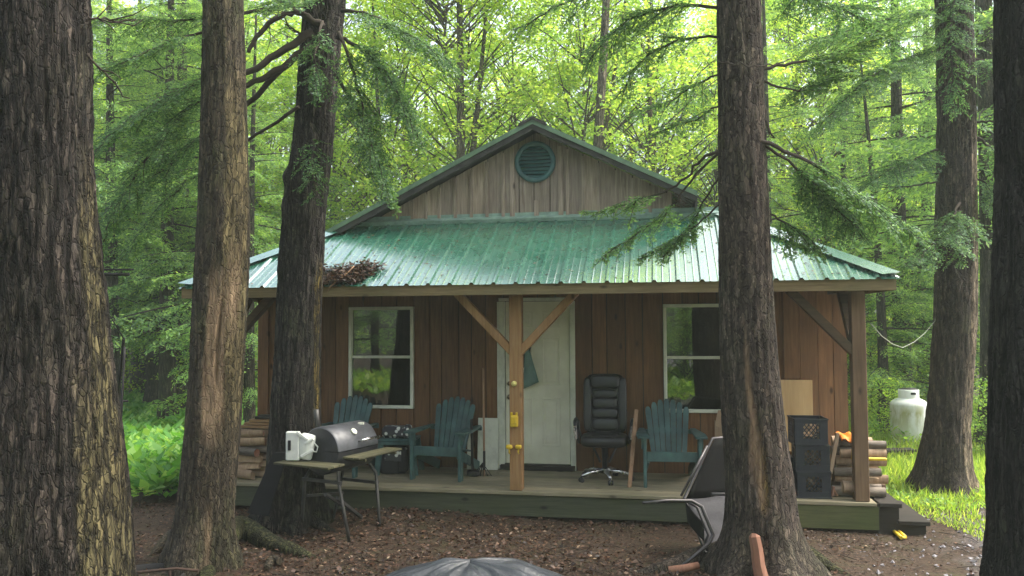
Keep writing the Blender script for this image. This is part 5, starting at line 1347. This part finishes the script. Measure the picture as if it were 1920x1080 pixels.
def plant(proto, px, D, s=1., rz=None, label=None, cat='tree', group=None, tilt=0., xy=None):
    if xy is None: p = P(px, 600, D); x, y = p[0], p[1]
    else: x, y = xy
    if id(proto) in used: o = copy_tree(proto)
    else: o = proto; used[id(proto)] = 1
    o.location = (x, y, float(gz(x, y))-.02); o.rotation_euler = (tilt*g.normal(), tilt*g.normal(), g.uniform(0, 6.28) if rz is None else rz); o.scale = (s, s, s*g.uniform(.92, 1.08))
    if label: o['label'] = label
    o['category'] = cat
    if group: o['group'] = group
    return o
def zone(px): return 'left of the cabin' if px < 480 else ('right of the cabin' if px > 1420 else 'behind the cabin')
def wood_tree(kind, k, px, D, s=1., tilt=.02):
    z = zone(px)
    if kind == 'h': plant(HP[k], px, D, s, label='dark green hemlock among the others in the wood '+z, group='hemlocks in the wood '+z, tilt=tilt)
    else:
        c = 'tall pale trunked tree' if k == 4 else 'yellow green broadleaf tree' if k < 2 else 'mid green broadleaf tree'
        plant(BP[k], px, D, s, label=c+' among the others in the wood '+z, group=c.replace('tree', 'trees')+' in the wood '+z, tilt=tilt)
# left side
for a in (('h', 1, 470, 16.2, .8), ('h', 2, 345, 19.5, 1.), ('h', 2, 300, 23, 1.), ('b', 3, 250, 26, 1.), ('h', 0, 215, 18, .95), ('b', 1, 385, 24, 1.), ('h', 0, 405, 17.5, .95), ('b', 0, 330, 30, 1.05), ('b', 2, 430, 28, 1.), ('h', 2, 130, 22, 1.), ('b', 0, 180, 30, 1.), ('h', 0, 20, 20, 1.), ('b', 1, 275, 35, 1.1), ('h', 2, 365, 33, 1.1), ('h', 2, 318, 18, .85), ('h', 2, 288, 21, .9), ('h', 2, 262, 25, .9), ('h', 2, 240, 40, 1.1), ('b', 3, 440, 36, 1.2), ('b', 2, 90, 34, 1.), ('h', 2, -120, 22, 1.), ('b', 0, -60, 34, 1.),
          # right side
          ('h', 1, 1652, 17.5, .8), ('h', 2, 1690, 20, 1.), ('h', 1, 1590, 22, 1.), ('h', 0, 1735, 23, 1.05), ('h', 2, 1858, 14.5, 1.05), ('b', 1, 1640, 28, 1.), ('b', 0, 1560, 27, 1.), ('h', 1, 1780, 18, 1.), ('h', 0, 1850, 24, 1.), ('b', 3, 1700, 33, 1.1), ('h', 2, 1620, 36, 1.1), ('b', 2, 1500, 30, 1.), ('h', 1, 1960, 19, 1.), ('b', 1, 1800, 32, 1.), ('b', 0, 1740, 40, 1.2), ('h', 0, 1900, 34, 1.), ('h', 1, 2050, 24, 1.), ('b', 2, 1460, 36, 1.1), ('h', 2, 2120, 18, 1.),
          # behind
          ('b', 4, 1085, 19.5, 1.), ('b', 4, 862, 21, 1.), ('b', 0, 850, 23, 1.), ('b', 1, 1080, 22.5, 1.), ('b', 1, 720, 24, 1.), ('b', 0, 1230, 24, .95), ('b', 3, 960, 25, 1.1), ('b', 0, 620, 26, 1.), ('b', 1, 1350, 26, 1.), ('b', 3, 1160, 28, 1.15), ('b', 1, 900, 30, 1.05), ('b', 2, 780, 31, 1.), ('b', 0, 1020, 32, 1.05), ('b', 2, 1280, 32, 1.), ('b', 1, 660, 34, 1.1), ('b', 0, 1420, 34, 1.1), ('b', 3, 540, 25, 1.), ('b', 0, 500, 31, 1.05), ('h', 1, 570, 21, .9), ('h', 0, 1440, 21, .95), ('b', 2, 1120, 38, 1.1), ('b', 1, 850, 40, 1.1), ('b', 0, 960, 44, 1.1), ('h', 2, 560, 38, 1.), ('h', 0, 1390, 40, 1.1)):
    wood_tree(*a)
# saplings and shrubs
for (k, px, D, s) in ((0, 1650, 16.5, .55), (0, 1850, 13.5, .5), (1, 1630, 21, .7), (0, 1745, 18.5, .6), (0, 1668, 18.5, .5), (1, 1880, 19, .7), (1, 400, 20, .8), (0, 330, 24, .7), (1, 230, 27, 1.), (0, 300, 29, .8), (1, 180, 24, .9), (1, 1590, 28, 1.), (1, 1720, 28, .9), (0, 460, 21, .9), (1, 440, 27, 1.)):
    z = zone(px); plant(SP_[k], px, D, s, label='leafy green sapling among the others in the undergrowth '+z, cat='sapling', group='saplings in the undergrowth '+z)
# trees behind the viewer, mirrored in the window panes
for (k, x, y, s) in ((0, -4, -15, 1.), (1, 2.5, -16, 1.), (1, 6, -14.5, 1.), (0, -8, -19, 1.1), (2, 9, -21, 1.), (1, -1, -19, 1.1), (1, -6, -22, 1.2), (1, 4, -21, 1.1), (0, 0, -26, 1.2), (1, 12, -17, 1.1), (1, -12, -16, 1.1), (0, 7, -27, 1.2), (1, -11, -25, 1.2)):
    plant(HP[k], 0, 0, s, xy=(x, y), label='hemlock in the wood on the near side of the yard', group='hemlocks on the near side of the yard')

for k, x in enumerate(np.linspace(-9, 10, 15)):
    plant(SP_[k % 2], 0, 0, (1.1, .9)[k % 2], xy=(x+g.normal()*.4, -14.5-1.6*g.random()-.9*(k % 3)), label='leafy sapling in the undergrowth on the near side of the yard', cat='sapling', group='saplings on the near side of the yard')
# far mass of woodland
n = 150000; g = np.random.default_rng(5)
ang = np.where(g.random(n) < .55, g.uniform(-.75, .75, n), g.uniform(2.2, 4.1, n)); d = g.uniform(44, 75, n); zz = 14*g.random(n)**1.1
cc = fbm(ang*22, d*.12, zz*.35, 2); kp = cc > .42+.012*zz
Pf = np.stack([d*np.sin(ang), d*np.cos(ang)-9, zz-.7], 1)[kp]; m = len(Pf)
A = norm(g.normal(size=(m, 3))*np.array([1, 1, .5])); Nn = norm(g.normal(size=(m, 3))+np.array([0, 0, .5])); L = g.uniform(.2, .5, m)
tag(link('far_woodland', leaf_mesh('far_woodland', leaf_arrays(Pf, A, Nn, L, L*.6, .1)), M['maple']), 'far green mass of woodland foliage behind everything', 'woodland', kind='stuff')
mb = MB()
for k in range(170):
    a = g.uniform(-.7, .7); d_ = g.uniform(26, 70)
    x, y = d_*sin(a), d_*cos(a)-9
    if abs(x) < 5 and y < 20: continue
    r = g.uniform(.06, .2); mb.tube([(x, y, -1.), (x+g.normal()*.2, y, 5), (x+g.normal()*.6, y+g.normal()*.3, g.uniform(9, 14))], [r*1.1, r*.8, r*.3], 6, cap=False)
tag(mb.build('far_trunks', M['bark_far'], None, fix=False), 'far crowd of thin tree trunks deep in the woodland', 'woodland', kind='stuff')

# ------------------------------------------------------------------ ground cover
def in_poly_px(x, y, poly): pass
# dead leaves
n = 46000; g = np.random.default_rng(8)
x = g.uniform(-6.5, 5.5, n); y = g.uniform(-3.6, .9, n)
dens = fbm(x*.9+2, y*.9, 0*x+1); dens = dens+.25*np.exp(-((x+1.2)/2.2)**2)-.22*np.clip((x-2.)/2., 0, 1)
uv = x*cos(YAW)-y*sin(YAW); vv2 = x*sin(YAW)+y*cos(YAW)
kp = (dens > .28+.3*g.random(n)) & ~((vv2 > -.02) & (np.abs(uv) < 3.7)); x, y = x[kp], y[kp]; m = len(x)
Pb = np.stack([x, y, gz(x, y)+g.uniform(.004, .03, m)], 1); A = norm(g.normal(size=(m, 3))*np.array([1, 1, .25])); Nn = norm(g.normal(size=(m, 3))*.4+np.array([0, 0, 1])); L = g.uniform(.018, .055, m)
tag(link('leaf_litter', leaf_mesh('leaf_litter', leaf_arrays(Pb, A, Nn, L, L*g.uniform(.4, .75, m), .2)), M['litter']), 'brown dead leaves strewn over the yard in front of the porch', 'leaf litter', kind='stuff')
n = 60000
x = g.uniform(-6.5, 5.5, n); y = g.uniform(-3.8, 1.2, n); uv = x*cos(YAW)-y*sin(YAW); vv2 = x*sin(YAW)+y*cos(YAW)
kp = ~((vv2 > -.02) & (np.abs(uv) < 3.7)) & (.9*x-.55*y < 4.6+1.2*(vn(x*2, y*2, 0*x)-.5)) & (g.random(n) < .35+.65*vn(x*2.3, y*2.3, 0*x+9)); x, y = x[kp], y[kp]; m = len(x)
Pb = np.stack([x, y, gz(x, y)+g.uniform(.002, .014, m)], 1); A = norm(g.normal(size=(m, 3))*np.array([1, 1, .2])); L = g.uniform(.012, .035, m)
tag(link('needle_litter', leaf_mesh('needle_litter', leaf_arrays(Pb, A, norm(g.normal(size=(m, 3))*.5+np.array([0, 0, 1])), L, L*g.uniform(.2, .6, m), .2)), M['litter']), 'fine crumbled leaf and needle debris covering the bare soil of the yard', 'leaf litter', kind='stuff')
# twigs on the ground
mb = MB()
for k in range(160):
    x, y = g.uniform(-5, 5), g.uniform(-3.2, -.3); a = g.uniform(0, 6.28); l = g.uniform(.05, .28); z = float(gz(x, y))+.012
    mb.tube([(x, y, z), (x+cos(a)*l*.5, y+sin(a)*l*.5, z+.01+g.normal()*.006), (x+cos(a+.2)*l, y+sin(a+.2)*l, z)], [.004, .0045, .002], 4, cap=False)
tag(mb.build('fallen_twigs', M['twig'], None, fix=False), 'thin fallen twigs scattered over the yard', 'twigs', kind='stuff')
# gravel stones at the right
mb = MB()
for k in range(2600):
    x, y = g.uniform(2.4, 6.2), g.uniform(-3.4, .4)
    if .9*x-.55*y+g.normal()*.5 < 4.6: continue
    r = g.uniform(.008, .026); z = float(gz(x, y)); b = len(mb.v); 
    q = g.normal(size=(6, 3))*.25+np.array([[1, 0, 0], [-1, 0, 0], [0, 1, 0], [0, -1, 0], [0, 0, .7], [0, 0, -.7]])
    mb.add(q*r+np.array([x, y, z+r*.3]), [(0, 2, 4), (2, 1, 4), (1, 3, 4), (3, 0, 4), (2, 0, 5), (1, 2, 5), (3, 1, 5), (0, 3, 5)])
tag(mb.build('gravel', M['gravel'], None, fix=False), 'grey gravel stones of the drive in the bottom right', 'gravel', kind='stuff')
# grass on the right
n = 105000
x = g.uniform(3.6, 13, n); y = -1.4+19.5*g.random(n)**1.7
uv = x*cos(YAW)-y*sin(YAW); vv2 = x*sin(YAW)+y*cos(YAW)
edge = .9*x-.55*y
kp = (uv > 4.6-np.clip(vv2, 0, 2)*.3) & (fbm(x*1.3, y*1.3, 0*x+7) > .33) & (y > -1.0+.6*(vn(x*2, 0*x, 0*x+3)-.5)); kp &= ~((np.hypot(x-B5[0], y-B5[1]) < .42))
x, y = x[kp], y[kp]; m = len(x)
hgt = (.09+.10*fbm(x*.9, y*.9, 0*x))*np.clip((y+1.)/1.8, .4, 1.25)
A = norm(g.normal(size=(m, 3))*np.array([.5, .5, .1])+np.array([0, 0, 1])); L = hgt*g.uniform(.6, 1.5, m)
Nn = norm(g.normal(size=(m, 3))); wdt = .007+.0006*np.clip(y+9, 0, 30)
tag(link('grass', leaf_mesh('grass', leaf_arrays(np.stack([x, y, gz(x, y)-.01], 1), A, Nn, L, wdt, .2)), M['grass']), 'bright green grass around the trees right of the porch', 'grass', kind='stuff')
# broad leaves among the grass
def cover(n, sx, sy, filt, size, m_, name, label, cat, hh=(.1, .4)):
    x = g.uniform(*sx, n); y = g.uniform(*sy, n); kp = filt(x, y); x, y = x[kp], y[kp]; out = []
    for k in range(len(x)):
        q = g.integers(5, 9); a = g.uniform(0, 6.28)+np.arange(q)*2.4; l = size*g.uniform(.6, 1.2, q)
        h = g.uniform(*hh); z = float(gz(x[k], y[k]))
        b = np.stack([x[k]+np.cos(a)*.05, y[k]+np.sin(a)*.05, np.full(q, z+h*.3)+g.random(q)*h*.6], 1)
        A = np.stack([np.cos(a), np.sin(a), g.uniform(.1, 1.3, q)], 1); Nn = np.stack([-np.cos(a)*.6, -np.sin(a)*.6, np.ones(q)], 1)+g.normal(size=(q, 3))*.25
        A = norm(A); mid = b+A*l[:, None]*.55; A2 = norm(A+np.array([0, 0, -.9]))
        V1 = leaf_arrays(b, A, Nn, l, l*.5, .12)
        out.append(V1)
    V = np.concatenate(out)
    tag(link(name, leaf_mesh(name, V), M[m_]), label, cat, kind='stuff')
def fl(x, y):
    D = y+9.07; px = 960+x*F/D; return (px > 190) & (px < 475) & (y > 1.2+.6*np.sin(x*2)) & ((x*cos(YAW)-y*sin(YAW)) < -4.25)
cover(8500, (-12, -3.5), (1., 15.5), fl, .23, 'cabbage', 'broadleaf_groundcover', 'bed of broad bright green leaves in the wood left of the porch', 'ground cover', (.1, .45))
def fr2(x, y):
    D = y+9.07; px = 960+x*F/D; return (px > 1600) & (y > 6.3) & (fbm(x, y, 0*x) > .45)
cover(1500, (5, 14), (6, 18), fr2, .16, 'maple', 'leafy_groundcover', 'low leafy plants growing around the propane tank', 'ground cover', (.1, .4))
def fr4(x, y): return y < -10.6
cover(2600, (-12, 13), (-22, -10.6), fr4, .3, 'maple', 'leafy_undergrowth', 'leafy undergrowth covering the wood floor on the near side of the yard', 'undergrowth', (.1, .5))
def fr3(x, y): return (np.hypot(x-B5[0], y-B5[1]) < 1.3) & (y < B5[1]+.3)
cover(400, (4, 8), (0, 2), fr3, .07, 'maple', 'weeds', 'small weeds round the foot of the right tree', 'weeds', (.02, .12))
# the single pale plant by the left trunks
q = G(262, 950); t = empty('young_plant', q, 0, 'yellow green young plant at the edge of the dead leaves left of the mossy trunk', 'plant')
mb = MB()
Vp = []
for k in range(9):
    a = k*2.4; l = g.uniform(.14, .22); b = np.array([cos(a)*.03, sin(a)*.03, .12+.012*k]); A = norm(np.array([cos(a), sin(a), .25-.09*(k % 4)]))
    Vp.append(leaf_arrays(b[None], A[None], np.array([[0, 0, 1.]]), l, l*.42, .12)); mb.tube([(0, 0, 0), b*.6, b], [.004, .004, .003], 4, cap=False)
mb.build('stems', M['twig'], t, fix=False); link('leaves', leaf_mesh('leaves', Vp), M['grass'], t)

# ------------------------------------------------------------------ light
SUN_EL, SUN_AZ = radians(56), radians(92)     # azimuth clockwise from +Y
w = bpy.data.worlds.new('World'); S.world = w; w.use_nodes = True; t = w.node_tree
bg = t.nodes['Background']; sky = t.nodes.new('ShaderNodeTexSky'); sky.sky_type = 'NISHITA'; sky.sun_disc = False
sky.sun_elevation = SUN_EL; sky.sun_rotation = SUN_AZ; sky.dust_density = 6.; sky.air_density = 1.; sky.ozone_density = 1.
hs = t.nodes.new('ShaderNodeHueSaturation'); hs.inputs['Saturation'].default_value = .6     # a bright overcast sky
t.links.new(sky.outputs[0], hs.inputs['Color']); t.links.new(hs.outputs[0], bg.inputs[0]); bg.inputs[1].default_value = .15
sd_ = bpy.data.lights.new('sun', 'SUN'); so = bpy.data.objects.new('sun', sd_); COL.objects.link(so)
sd_.energy = 1.2; sd_.angle = radians(25); sd_.color = (1, .96, .88)
dv = Vector((sin(SUN_AZ)*cos(SUN_EL), cos(SUN_AZ)*cos(SUN_EL), sin(SUN_EL))); so.rotation_euler = dv.to_track_quat('Z', 'Y').to_euler(); so.location = (20, -10, 30)
vs = S.view_settings; vs.view_transform = 'Standard'; vs.look = 'None'; vs.gamma = 1; vs.use_curve_mapping = False; vs.exposure = 1.95
S.render.film_transparent = False
S.cycles.max_bounces = 8; S.cycles.transparent_max_bounces = 8; S.cycles.diffuse_bounces = 4; S.cycles.glossy_bounces = 3; S.cycles.transmission_bounces = 4
S.cycles.use_denoising = True

# ------------------------------------------------------------------ the damp air of the wood
mb = MB(); mb.box((0, 22, 8.6), (240, 200, 22)); hz_ = mb.build('haze', None); tag(hz_, kind='stuff')
t = NT('haze'); pv = t.n('ShaderNodeVolumePrincipled', Color=(.85, .95, .85, 1), Density=.0018, Anisotropy=.2); t.t.links.new(pv.outputs[0], t.out.inputs['Volume']); hz_.data.materials.append(t.m)
S.cycles.volume_bounces = 1
